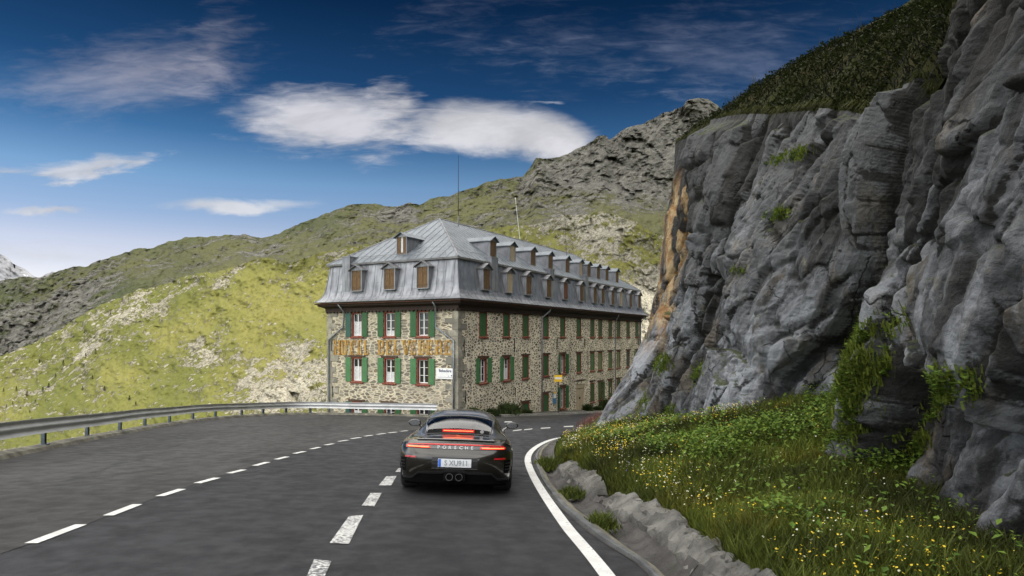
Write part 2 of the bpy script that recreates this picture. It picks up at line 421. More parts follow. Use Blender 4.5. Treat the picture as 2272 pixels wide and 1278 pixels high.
def wood(name, c0, c1, c2, sc=(9, 9, 1.2)):
    m, t, b = mat(name); v = t.vscale(t.obj(), sc)
    n = t.noise(v, 2.2, 6, .65, .8); p = t.noise(t.obj(), 1.7, 4)
    cc = t.mix(t.ramp(n, .3, .7), c0, c1); cc = t.mix(t.ramp(p, .45, .7, 0, .7), cc, c2)
    t.put(b.inputs['Base Color'], cc); b.inputs['Roughness'].default_value = .8
    t.put(b.inputs['Normal'], t.bump(n, .5, .01)); return m
M['boards'] = wood('weathered_boards', (.035, .020, .010), (.19, .105, .035), (.09, .065, .045), (22, 22, 2.0))
M['boards_pale'] = wood('pale_boards', (.24, .19, .13), (.44, .36, .25), (.30, .25, .18), (22, 22, 2.0))
M['boards_red'] = wood('reddish_boards', (.09, .035, .018), (.18, .07, .035), (.06, .035, .025))
M['brown'] = wood('brown_eaves', (.018, .009, .006), (.040, .020, .013), (.030, .020, .015), (2, 2, 2))
M['eavered'] = wood('red_brown_paint', (.055, .022, .013), (.11, .045, .026), (.05, .03, .022), (2, 2, 3))
M['frame'] = wood('red_frame_paint', (.16, .030, .014), (.23, .050, .022), (.10, .03, .02), (3, 3, 2))
M['lintel'] = wood('old_lintel', (.035, .018, .010), (.085, .045, .025), (.05, .035, .025), (2, 2, 9))
M['doorwood'] = wood('pale_door', (.33, .26, .17), (.44, .36, .25), (.28, .24, .18), (14, 14, 1))
def green(name, c):
    m, t, b = mat(name); v = t.obj()
    bx = t.node('ShaderNodeTexWave', wave_type='BANDS', bands_direction='X'); t.put(bx.inputs[0], v); bx.inputs['Scale'].default_value = 2.6
    n = t.noise(t.vscale(v, (4, 4, .7)), 3, 5, .6)
    cc = t.mix(t.ramp(n, .3, .75), tuple(x * .78 for x in c), tuple(x * 1.2 for x in c))
    cc = t.mix(t.ramp(bx.outputs['Fac'], .0, .08, .55, 0), cc, tuple(x * .45 for x in c))
    t.put(b.inputs['Base Color'], cc); b.inputs['Roughness'].default_value = .6
    t.put(b.inputs['Normal'], t.bump(bx.outputs['Fac'], .2, .01)); return m
M['green'] = green('green_shutter', (.020, .095, .026))
M['green_light'] = green('faded_green_shutter', (.052, .165, .058))
M['green_pale'] = green('sun_bleached_green', (.12, .19, .075))
M['green_teal'] = green('teal_green_shutter', (.018, .080, .058))
M['white'] = simple('white_paint', (.72, .72, .70), .5, 0, .06, 4)
M['curtain'] = simple('net_curtain', (.55, .56, .56), .9, 0, .25, 14)
m, t, b = mat('window_glass'); b.inputs['Base Color'].default_value = (.015, .018, .022, 1); b.inputs['Roughness'].default_value = .06; b.inputs['Specular IOR Level'].default_value = .6; M['pane'] = m
def letters(name):
    m, t, b = mat(name); v = t.vscale(t.obj(), (3.2, 3.2, .7)); n = t.noise(v, 2.4, 5, .65, .5); q = t.noise(t.obj(), 7, 4, .7)
    cc = t.mix(t.ramp(n, .35, .65), (.14, .065, .012), (.46, .27, .05)); cc = t.mix(t.ramp(q, .54, .66, 0, .75), cc, (.50, .44, .32))
    t.put(b.inputs['Base Color'], cc); b.inputs['Roughness'].default_value = .85; return m
M['letter'] = letters('ochre_letter_paint')
M['iron'] = simple('dark_iron', (.03, .03, .033), .5, .7, .2, 9)
M['black'] = simple('black_plastic', (.012, .012, .013), .5, 0, .2, 9)
# galvanised steel
m, t, b = mat('galvanised_steel'); v = t.obj()
n = t.noise(v, 1.4, 5); sp = t.vor(v, 26, 'F1', 'Color')
cc = t.mix(t.ramp(n, .3, .7), (.38, .39, .39), (.52, .53, .53)); cc = t.mix(t.m('MULTIPLY', t.sep(sp)[0], .25), cc, (.55, .56, .57))
cc = t.mix(t.ramp(t.noise(v, 6, 6, .7), .60, .75, 0, .5), cc, (.16, .15, .14))
t.put(b.inputs['Base Color'], cc); b.inputs['Metallic'].default_value = .35; b.inputs['Roughness'].default_value = .45; M['galv'] = m
M['postpaint'] = simple('post_steel', (.10, .125, .15), .5, .4, .2, 6)
# concrete
def conc(name, c, dark, sc=1.0):
    m, t, b = mat(name); v = t.obj()
    n = t.noise(v, 1.1 * sc, 6, .65); f = t.noise(v, 14 * sc, 6, .7)
    cc = t.mix(t.ramp(n, .35, .65), dark, c); cc = t.mix(t.ramp(f, .5, .75, 0, .7), cc, tuple(x * .5 for x in dark))
    mo = t.ramp(t.noise(v, 2.7, 5, .6), .6, .72, 0, .6); cc = t.mix(mo, cc, (.045, .055, .02))
    t.put(b.inputs['Base Color'], cc); b.inputs['Roughness'].default_value = .95
    t.put(b.inputs['Normal'], t.bump(t.m('ADD', f, n), .9, .035)); return m
M['conc'] = conc('old_concrete', (.17, .165, .148), (.055, .052, .047), 1.5)
M['gutter'] = conc('gutter_bed', (.085, .080, .075), (.035, .032, .030), 2)
M['rim'] = conc('grey_rim', (.15, .155, .155), (.075, .078, .08), 2)
M['tan'] = conc('tan_concrete', (.19, .175, .125), (.10, .092, .068), 1.5)
M['kerb'] = conc('kerb_stone', (.30, .29, .26), (.17, .165, .15), 2)
M['soil'] = conc('dark_soil', (.06, .052, .040), (.030, .026, .020), 2)
M['edgeconc'] = conc('mossy_edge', (.20, .19, .15), (.075, .07, .055), 2)
# foliage by vertex tint
def leafy(name, rough=.75, trans=.25):
    m, t, b = mat(name); a = t.node('ShaderNodeAttribute', attribute_name='tint')
    t.put(b.inputs['Base Color'], a.outputs['Color']); b.inputs['Roughness'].default_value = rough
    b.inputs['Specular IOR Level'].default_value = .25
    tr = t.node('ShaderNodeBsdfTranslucent'); t.put(tr.inputs[0], a.outputs['Color'])
    mx = t.node('ShaderNodeMixShader'); mx.inputs[0].default_value = trans
    t.l.new(b.outputs[0], mx.inputs[1]); t.l.new(tr.outputs[0], mx.inputs[2])
    t.l.new(mx.outputs[0], t.n['Material Output'].inputs[0]); return m
M['leaf'] = leafy('foliage'); M['petal'] = leafy('petals', .6, .3)
# cliff rock
def rock():
    m, t, b = mat('cliff_rock'); v = t.obj()
    vv = t.vadd(v, t.noisec(v, .45, 4), .9)
    vl = t.vscale(v, (1, 1, 1), rot=(-.42, 0, 0)); big = t.noise(t.vscale(vl, (.9, .9, .3)), .7, 6, .62, .4)
    mid = t.noise(vv, 2.0, 7, .65, .3); fine = t.noise(v, 13, 6, .7)
    streak = t.noise(t.vscale(vl, (1.5, 1.5, .17)), 1.5, 6, .65, .4)
    cc = t.mix(t.ramp(big, .34, .62), (.036, .036, .038), (.115, .120, .130))
    cc = t.mix(t.ramp(mid, .50, .66, 0, .70), cc, (.24, .25, .265))
    cc = t.mix(t.ramp(streak, .50, .64, 0, .88), cc, (.022, .021, .021))
    cc = t.mix(t.ramp(t.noise(v, 1.1, 6, .65, .8), .56, .68, 0, .6), cc, (.21, .185, .12))
    cc = t.mix(t.ramp(fine, .50, .70, 0, .65), cc, (.060, .058, .058))
    cr = t.vor(t.vadd(t.vscale(v, (.55, .4, .3), rot=(.45, 0, 0)), t.noisec(v, 1.2, 5), .38), 1.5, 'DISTANCE_TO_EDGE')
    crk = t.m('MULTIPLY', t.ramp(cr, .0, .018, 1, 0), t.ramp(t.noise(v, .9, 4), .48, .60))
    cc = t.mix(t.m('MULTIPLY', crk, .8), cc, (.018, .017, .016))
    cc = t.mix(t.ramp(t.noise(t.vscale(vl, (1, 1, .4)), .9, 6, .65, .5), .50, .62, 0, .65), cc, (.135, .105, .068))
    # black water stains from the turf; thickened upward as painted overhang shade
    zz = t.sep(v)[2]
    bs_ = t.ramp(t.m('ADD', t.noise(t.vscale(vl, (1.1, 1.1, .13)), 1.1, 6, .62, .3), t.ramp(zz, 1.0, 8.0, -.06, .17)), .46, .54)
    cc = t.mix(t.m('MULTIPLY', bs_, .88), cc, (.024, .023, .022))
    lo_ = t.m('MULTIPLY', t.ramp(t.noise(t.vscale(vl, (1, 1, .35)), 1.3, 6, .62, .4), .47, .59), t.ramp(zz, 5.5, .5, .05, .85)); cc = t.mix(lo_, cc, (.27, .285, .31))
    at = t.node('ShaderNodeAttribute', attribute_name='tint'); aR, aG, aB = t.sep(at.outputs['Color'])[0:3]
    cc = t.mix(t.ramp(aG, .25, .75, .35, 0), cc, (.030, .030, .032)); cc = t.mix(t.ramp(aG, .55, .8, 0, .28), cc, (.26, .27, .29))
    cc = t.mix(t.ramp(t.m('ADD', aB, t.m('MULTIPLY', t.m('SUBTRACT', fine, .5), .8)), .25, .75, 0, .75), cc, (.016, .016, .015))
    cc = t.mix(t.ramp(t.m('ADD', aR, t.m('MULTIPLY', t.m('SUBTRACT', fine, .5), .9)), .35, .70, 0, .9), cc, (.010, .0095, .008))
    # iron-stained seepage on the far corner
    x, y, z = t.sep(v)[0:3]
    st = t.m('MULTIPLY', t.m('MULTIPLY', t.ramp(y, 23.5, 25.0), t.ramp(y, 28.8, 27.2)), t.m('MULTIPLY', t.ramp(z, .5, 3.0), t.ramp(z, 8.6, 7.0)))
    st = t.m('MULTIPLY', st, t.ramp(t.noise(t.vscale(v, (1.2, 1.2, .12)), 1.6, 5, .6), .40, .55))
    cc = t.mix(t.m('MULTIPLY', st, .85), cc, t.mix(t.ramp(mid, .4, .6), (.30, .15, .05), (.42, .31, .17)))
    # moss and turf on ledges
    gn = t.node('ShaderNodeNewGeometry').outputs['Normal']; nz = t.sep(gn)[2]
    ms = t.m('MULTIPLY', t.ramp(t.m('ADD', nz, t.m('MULTIPLY', t.m('SUBTRACT', fine, .5), 1.2)), .62, .80), t.ramp(t.noise(v, .6, 4), .38, .52))
    cc = t.mix(t.m('MULTIPLY', ms, .85), cc, (.040, .052, .012))
    t.put(b.inputs['Base Color'], cc); b.inputs['Roughness'].default_value = .88; b.inputs['Specular IOR Level'].default_value = .3
    fr2 = t.vor(t.vadd(t.vscale(vl, (1.6, 1.6, .7)), t.noisec(v, 3, 4), .25), 2.6, 'F1', 'Distance'); h = t.m('ADD', t.m('MULTIPLY', mid, .9), t.m('ADD', t.m('MULTIPLY', fine, .45), t.m('ADD', t.m('MULTIPLY', crk, -.5), t.m('MULTIPLY', fr2, .6))))
    t.put(b.inputs['Normal'], t.bump(h, 1.0, .16)); return m
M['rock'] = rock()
# hillside: rough alpine pasture broken by pale granite outcrops
def hill(name, grass, grass2, rk, rk2, thr, s0=1.0, haz=0):
    m, t, b = mat(name); v = t.obj()
    vs = t.vscale(t.vscale(v, (1, 1, 1), rot=(0, -.75, 0)), (1, 1, .42))
    n1 = t.noise(vs, .016 * s0, 9, .66, .6); n2 = t.noise(vs, .085 * s0, 8, .68, .8); n3 = t.noise(v, .45 * s0, 5, .7)
    blob = t.vor(t.vadd(vs, t.noisec(v, .12 * s0, 4), 5 / s0), .16 * s0)
    a = t.node('ShaderNodeAttribute', attribute_name='tint'); rk_a, gn_a = t.sep(a.outputs['Color'])[0:2]
    k = t.m('ADD', t.m('ADD', t.m('MULTIPLY', t.m('SUBTRACT', n1, .5), 2.6), t.m('MULTIPLY', t.m('SUBTRACT', n2, .5), 3.0)), t.m('MULTIPLY', t.m('SUBTRACT', n3, .5), 1.8))
    k = t.m('ADD', k, t.m('MULTIPLY', t.m('SUBTRACT', rk_a, .5), 1.25))
    mask = t.ramp(k, thr, thr + .22)
    vw = t.vadd(vs, t.noisec(v, .5 * s0, 3), 1.6 / s0); b1 = t.vor(vw, .33 * s0); r1_ = t.sep(t.vor(vw, .33 * s0, 'F1', 'Color'))[0]
    peb = t.ramp(t.m('SUBTRACT', t.m('MULTIPLY', t.m('MAXIMUM', t.m('SUBTRACT', t.m('ADD', r1_, t.m('MULTIPLY', k, .55)), .52), 0.0), 1.1), b1), -.10, .04)
    peb = t.m('MAXIMUM', peb, t.m('MULTIPLY', t.ramp(blob, .15, .26, 1, 0), t.ramp(n3, .47, .56)))
    mask = t.m('MAXIMUM', mask, t.m('MULTIPLY', peb, .9))
    gc = t.mix(gn_a, grass2, grass)
    gc = t.mix(t.ramp(n3, .45, .75, 0, .55), gc, tuple(x * .5 for x in grass))
    gc = t.mix(t.ramp(n2, .55, .7, 0, .5), gc, (grass[0] * 1.35, grass[1] * 1.2, grass[2]))
    crk = t.vor(t.vadd(vs, t.noisec(v, .3 * s0, 4), 3 / s0), .30 * s0, 'DISTANCE_TO_EDGE')
    rc = t.mix(t.ramp(n2, .4, .65), rk, rk2); rc = t.mix(t.ramp(crk, .0, .10, .85, 0), rc, tuple(x * .22 for x in rk))
    rc = t.mix(t.ramp(n3, .5, .7, 0, .5), rc, tuple(x * .45 for x in rk))
    cc = t.mix(mask, gc, rc)
    t.put(b.inputs['Base Color'], cc); b.inputs['Roughness'].default_value = .95; b.inputs['Specular IOR Level'].default_value = .1
    h = t.m('ADD', t.m('MULTIPLY', mask, .8), t.m('ADD', t.m('MULTIPLY', n3, .7), t.m('MULTIPLY', n2, 2.0)))
    t.put(b.inputs['Normal'], t.bump(h, .8, 1.1 / s0)); return m
M['hill'] = hill('pasture_and_granite', (.100, .108, .030), (.165, .157, .050), (.33, .31, .25), (.22, .205, .165), .04, 1.7)
M['farhill'] = hill('high_mountain', (.058, .068, .030), (.098, .098, .042), (.105, .102, .090), (.17, .163, .14), .0, 1.0)
M['slope'] = hill('roadside_slope', (.075, .085, .018), (.11, .115, .025), (.22, .21, .18), (.15, .145, .13), .35, 3)
m, t, b = mat('granite_and_snow'); v = t.obj(); n = t.noise(v, .024, 8, .65)
x, y, z = t.sep(v)[0:3]
sn = t.ramp(t.m('ADD', t.noise(t.vscale(v, (1, 1, .4)), .012, 6, .6), t.ramp(z, 250, 450, 0, .05)), .73, .75)
t.put(b.inputs['Base Color'], t.mix(sn, t.mix(t.ramp(n, .3, .7), (.11, .115, .13), (.19, .195, .21)), (.80, .82, .86))); b.inputs['Roughness'].default_value = .9; M['snowpeak'] = m
# ------------------------------------------------------------------ terrain
ASP = [(1441, 1278), (1385, 1234), (1326, 1196), (1278, 1157), (1234, 1116), (1204, 1072), (1189, 1036), (1186, 1014), (1198, 994), (1222, 979), (1262, 971)]
asp = [(1.75, -30), (1.65, -5), (1.5, 2)] + [G(*p) for p in ASP] + [(3.2, 26.6), (5, 29), (9, 33), (16, 36), (30, 38)]
asp = resample(spline(asp, 6), .5)
GUT = [(1530, 1278), (1456, 1214), (1397, 1172), (1337, 1134), (1290, 1102), (1252, 1066), (1231, 1040), (1224, 1018), (1229, 996), (1246, 981)]
gut = [(2.15, -30), (2.05, -5), (1.95, 2)] + [G(*p, dz=-.10) for p in GUT] + [(3.6, 26.4), (5.4, 28.4), (9.4, 32.4)]
gut = resample(spline(gut, 6), .5)
WAL = [(1707, 1278), (1604, 1222), (1545, 1193), (1479, 1160), (1414, 1125), (1361, 1092), (1326, 1066), (1287, 1036), (1266, 1008)]
wal = [(2.35, -30), (2.25, -5), (2.15, 2)] + [G(*p, dz=.30) for p in WAL] + [(1.75, 19), (2.6, 23), (3.9, 26), (6, 28.6), (9.8, 32)]
wal = resample(spline(wal, 6), .5)
def atY(curve, Y): o = np.argsort(curve[:, 1]); return np.interp(Y, curve[o, 1], curve[o, 0])

rail_pts = [(-7, -30), (-7.6, -10), (-8.3, 0), (-9.3, 6), (-10.4, 11.8), (-11.3, 14.8), (-12.1, 17.8), (-12.9, 20.8), (-13.6, 23.8), (-14.3, 26.7), (-14.9, 29.7), (-15.4, 33), (-15.5, 35.9), (-15.2, 38.5), (-14.5, 40.9), (-13.4, 42.3), (-12.0, 42.6), (-9.4, 41.9), (-6.6, 40.9), (-4.2, 40.2)]
rail = resample(spline(rail_pts, 8), .25)
rn = normals2(rail)                        # right of travel = towards the road
road_left = rail + rn * .18
road_outline = [tuple(p) for p in asp] + [(60, 38), (60, 110), (16, 110), (13.9, 72.4), (-3.1, 41.25)] + [tuple(p) for p in road_left[::-1]]
from mathutils.geometry import delaunay_2d_cdt
def flat_region(name, outline, m_, dz, step=1.0, kind='structure', zf=gz):
    o2 = [outline[0]]
    for p in outline[1:]:
        if math.hypot(p[0] - o2[-1][0], p[1] - o2[-1][1]) > .02: o2.append(p)
    A = np.array(o2); x0, y0 = A.min(0); x1, y1 = A.max(0)
    pts = [Vector(p) for p in o2]
    for x in np.arange(x0 + .37, x1, step):
        for y in np.arange(y0 + .29, y1, step): pts.append(Vector((x, y)))
    r = delaunay_2d_cdt(pts, [], [list(range(len(o2)))], 1, 1e-4)
    V = [(v.x, v.y, float(zf(v.x, v.y)) + dz) for v in r[0]]
    me = bpy.data.meshes.new(name); me.from_pydata(V, [], r[2]); me.materials.append(m_)
    bm = bmesh.new(); bm.from_mesh(me)
    bmesh.ops.recalc_face_normals(bm, faces=bm.faces)
    if bm.faces and bm.faces[:][0].normal.z < 0: bmesh.ops.reverse_faces(bm, faces=bm.faces)
    for f in bm.faces: f.smooth = True
    bm.to_mesh(me); bm.free()
    return tag(link(name, me), kind=kind)
flat_region('road', road_outline, M['road'], 0, 1.2)

# left-hand dash line and the older asphalt outside it
LD = [((68, 1207), (180, 1165)), ((240, 1145), (305, 1120)), ((354, 1102), (404, 1086)), ((437, 1073), (482, 1061)), ((508, 1051), (541, 1043)), ((565, 1034), (594, 1026)), ((613, 1020), (637, 1014)), ((653, 1007), (676, 1002)), ((690, 997), (709, 993)), ((722, 988), (740, 985)), ((751, 980), (772, 977)), ((779, 974), (800, 971)), ((809, 968.5), (826, 966)), ((836, 964.5), (855, 962)), ((862, 961), (880, 959)), ((888, 957.6), (904, 956))]
lay = [(-5.6, -30), (-5.2, -5), (-4.9, 3)] + [G(*a) for a, b_ in LD] + [G(970, 948), G(1040, 941), G(1125, 936), G(1240, 931)]
lay_s = resample(spline(lay, 5), .6)
flat_region('layby_pavement', [tuple(p) for p in lay_s] + [(5.2, 55.0), (-3.0, 41.3)] + [tuple(p) for p in (rail + rn * .20)[::-1]], M['road_old'], .004, 1.2)
def mark(poly4, m_, name='lane_marking', dz=.009, lab=None, grp=None):
    V = [(x, y, float(gz(x, y)) + dz) for x, y in poly4]
    b_ = MB(); b_.quad(*V); o = b_.build(name, m_, fix=False)
    if o.data.polygons[0].normal.z < 0: o.data.flip_normals()
    return tag(o, kind='structure')
def ribbon(name, C_, w_, m_, dz):
    N = normals2(C_); L_ = C_ - N * w_ / 2; R_ = C_ + N * w_ / 2
    A = np.zeros((len(C_), 2, 3)); A[:, 0, :2] = L_; A[:, 1, :2] = R_
    A[..., 2] = gz(A[..., 0], A[..., 1]) + dz
    b_ = MB(); b_.grid(A); o = b_.build(name, m_, fix=False)
    if o.data.polygons[0].normal.z < 0: o.data.flip_normals()
    return tag(o, kind='structure')
for a, c_ in LD:
    a = np.array(G(*a)); c_ = np.array(G(*c_)); t_ = (c_ - a) / (np.linalg.norm(c_ - a) + 1e-6); n_ = np.array([t_[1], -t_[0]]) * .065
    c_ = a + t_ * min(np.linalg.norm(c_ - a), 1.6)
    mark([a - n_, a + n_, c_ + n_, c_ - n_], M['paint'])
    del a, c_
CD = [[(672, 1300), (697, 1243), (735, 1247), (712, 1300)], [(731, 1207), (774, 1147), (806, 1144), (774, 1208)], [(803, 1123), (822, 1095), (847, 1095), (830, 1125)], [(840, 1078), (857, 1058), (880, 1057), (868, 1078)], [(877, 1048), (884, 1040), (900, 1040), (893, 1048)]]
for q in CD: mark([G(*p) for p in q], M['paint_worn'])
for (x0, y0), (x1, y1) in (((1104, 961), (1122, 958.8)), ((1137, 956.2), (1158, 954)), ((1162, 954), (1182, 952)), ((1199, 950.6), (1222, 949.4)), ((1250, 947), (1273, 946)), ((1287, 944.6), (1305, 943.6)), ((1118, 936.6), (1137, 936.0))):
    mark([G(x0, y0 + .9), G(x0 + 2, y0 - .9), G(x1, y1 - .9), G(x1 - 2, y1 + .9)], M['paint'])
EL = [(1351, 1278), (1287, 1208), (1234, 1137), (1198, 1083), (1179, 1048), (1171, 1026), (1172, 1012), (1182, 998), (1203, 984), (1230, 974), (1264, 968.5)]
el_ = [(.98, -30), (.95, -5), (.93, 2)] + [G(*p) for p in EL] + [(3.4, 27.4), (5.6, 30.4)]
def smooth_c(P_, k=9):
    out = P_.copy()
    for i in range(2): out[:, i] = np.convolve(np.pad(P_[:, i], k // 2, 'edge'), np.ones(k) / k, 'valid')
    return out
ribbon('edge_line', smooth_c(resample(spline(el_, 6), .15), 15), .155, M['paint'], .006)
# far pale gutter line and pavement along the hotel
cor = np.array([-3.28, 41.4]); dR = np.array([.4796, .8775]); dL = np.array([-.8775, .4796])
pv = [cor + dR * 3.5 - dL * .9, cor + dR * 10 - dL * 1.1, cor + dR * 17 - dL * 1.4, cor + dR * 21 - dL * 2.6, cor + dR * 26 - dL * 5.5, cor + dR * 36 - dL * 10]
pvs = resample(spline(pv, 6), .5)
inner = [cor + dR * 36 - dL * .01, cor + dR * 3.5 - dL * .01]
flat_region('pavement', [tuple(p) for p in pvs] + [tuple(p) for p in inner], M['road_edge'], .12, 1.0)
def strip3(name, C_, offs, m_, kind='structure', smooth=False, parent=None):
    """sweep a section [(offset to the right, dz)] along a ground curve"""
    N = normals2(C_); A = np.zeros((len(C_), len(offs), 3))
    for k, (o_, h_) in enumerate(offs):
        q = C_ + N * o_; A[:, k, :2] = q; A[:, k, 2] = gz(q[:, 0], q[:, 1]) + h_
    b_ = MB(); b_.grid(A); ob = b_.build(name, m_, parent, smooth)
    return tag(ob, kind=kind) if kind else ob
strip3('kerb', pvs, [(.14, -.05), (.14, .105), (.12, .124), (-.02, .126), (-.02, -.05)], M['kerb'])
strip3('gutter_line', pvs, [(.15, .010), (.45, .010)], M['kerb'])
# mossy stone edging under the guard rail, and the bank that falls away behind it
edge_c = rail[8:]
nse = (fbm(edge_c[:, 0] * 2, edge_c[:, 1] * 2, 0, 3, 4) - .5)
N = normals2(edge_c); A = np.zeros((len(edge_c), 6, 3))
for k, (o_, h_) in enumerate([(.30, -.03), (.20, .09), (.0, .13), (-.25, .10), (-.40, -.1), (-.45, -.9)]):
    q = edge_c + N * (o_ + nse[:, None] * .12); A[:, k, :2] = q; A[:, k, 2] = gz(q[:, 0], q[:, 1]) + h_ + nse * .06 * (k in (1, 2, 3))
tag(MB().grid(A).build('road_edging', M['edgeconc']), kind='structure')
A = np.zeros((len(rail[::3]), 9, 3)); rr = rail[::3]; N = normals2(rr)
for k, (o_, h_) in enumerate([(-.35, -.12), (-.9, -.9), (-2, -2.4), (-4, -5), (-8, -10), (-15, -18), (-25, -29), (-45, -44), (-70, -56)]):
    q = rr + N * o_
    if k > 3: q = np.stack([np.convolve(np.pad(q[:, i], 6, 'edge'), np.ones(13) / 13, 'valid') for i in (0, 1)], 1)
    A[:, k, :2] = q; A[:, k, 2] = np.maximum(gz(rr[:, 0], rr[:, 1]) + h_, -58) + (fbm(q[:, 0] * .4, q[:, 1] * .4, 0, 4, 3) - .5) * min(2, k * .35)
tag(MB().grid(A).build('bank', M['slope'], smooth=True), kind='structure')
b_ = MB(); n = 64
ringr = [0, 60, 200, 800, 3000, 9000, 16000]
A = np.array([[(r_ * math.sin(2 * math.pi * k / n), r_ * math.cos(2 * math.pi * k / n), -62.0) for k in range(n + 1)] for r_ in ringr])
tag(b_.grid(A).build('ground', M['slope'], smooth=True), kind='structure')

# drainage channel, broken concrete wall and verge on the right
Ys = np.r_[np.arange(-25, 4, 1.0), np.arange(4, 26.5, .22)]
xa, xb, xw = atY(asp, Ys), atY(gut, Ys), atY(wal, Ys)
xb = np.maximum(xb, xa + .16); xw = np.maximum(xw, xb + .05)
fade = np.clip((22 - Ys) / 4, 0, 1)
rf = np.random.default_rng(5)
jag = (fbm(Ys * 1.3, 0 * Ys, 0, 4, 8) - .5)
cb = MB()
for mi, sec in ((2, [(-.02, .006), (.03, .003), (.035, -.03), (.05, -.03)]), (0, [(.05, -.03), (.055, .03), (.17, .028), (.175, .0)]), (1, [(.175, .0), (.33, -.02), (.36, -.05)]), (2, [(.36, -.05), (.50, -.13), (.66, -.17), (.82, -.15), (1.0, -.08), (1.15, .05)])):
    A = np.zeros((len(Ys), len(sec), 3))
    for k, (f, h) in enumerate(sec):
        X = xa + (xb - xa) * (f + jag * .10 * (1 - abs(f - .5)) * (0 < f < 1)); A[:, k, 0] = X; A[:, k, 1] = Ys
        A[:, k, 2] = gz(X, Ys) + h * fade + .004 + (fbm(X * 7, Ys * 7, 0, 3, 5) - .5) * (.09 if f > .45 else .012) * (f > .04)
    cb.mi = mi; cb.grid(A)
tag(cb.build('drainage_channel', [M['rim'], M['tan'], M['gutter']], smooth=False), kind='structure')
def wall_run(y0, y1, hh, name, lab, lean=0.0):
    ys = np.arange(y0, y1 + .01, .06); a_, c_ = atY(gut, ys), atY(wal, ys); c_ = np.maximum(c_, a_ + .1)
    endf = np.clip(np.minimum(ys - y0, y1 - ys) / .35, 0, 1) ** .5
    nz = fbm(ys * 1.7, ys * 0, 0, 5, 31) - .5; A = np.zeros((len(ys), 9, 3))
    sec = [(-.02, -.22), (.05, -.06), (.20, hh * .22), (.42, hh * .5), (.66, hh * .78), (.98, hh * .98), (1.10, hh * 1.02), (1.28, hh * .75), (1.4, -.2)]
    wdt = np.maximum(c_ - a_, .30)
    for k, (f, h) in enumerate(sec):
        X = a_ + wdt * f + (fbm(ys * 2.4, k * 3.1 + 0 * ys, 0, 4, 3) - .5) * .16 + lean * h
        A[:, k, 0] = X; A[:, k, 1] = ys
        A[:, k, 2] = gz(X, ys) + (h * (endf if h > 0 else 1)) + (nz * .12 + (fbm(ys * 3.3, k * .9 + 0 * ys, 0, 5, 9, .65) - .5) * .12) * (h > .04)
    ks = np.arange(9)[None, :] + 0 * A[..., 0]; yy2 = ys[:, None] + 0 * ks
    c5 = cells(yy2 * 2.3 + fbm(yy2 * 3, ks, 0, 3, 2) * .6, ks * .42 + yy2 * .3, 61); c6 = cells(yy2 * 6, ks * .8, 63)
    mk_ = (ks > 1) & (ks < 8)
    A[..., 0] += mk_ * ((c5[2] - .5) * .08 + (c6[2] - .5) * .035 - .05 * np.clip(1 - (c5[1] - c5[0]) / .15, 0, 1)); A[..., 2] += mk_ * ((c5[2] - .5) * .05 + c5[3] * .05 + (c6[2] - .5) * .03 - .06 * np.clip(1 - (c5[1] - c5[0]) / .15, 0, 1))
    o = MB().grid(A).build(name, M['conc'], smooth=False)
    return tag(o, lab, 'low wall', 'broken concrete walls beside the drainage channel')
wall_run(-20, 10.9, .20, 'low_wall', 'long grey concrete wall along the channel nearest the viewer')
wall_run(11.35, 13.5, .22, 'low_wall', 'pale lichened concrete block between the channel and the meadow, beyond the long wall')
wall_run(13.8, 15.6, .16, 'low_wall', 'short low concrete stub at the far end of the broken wall')
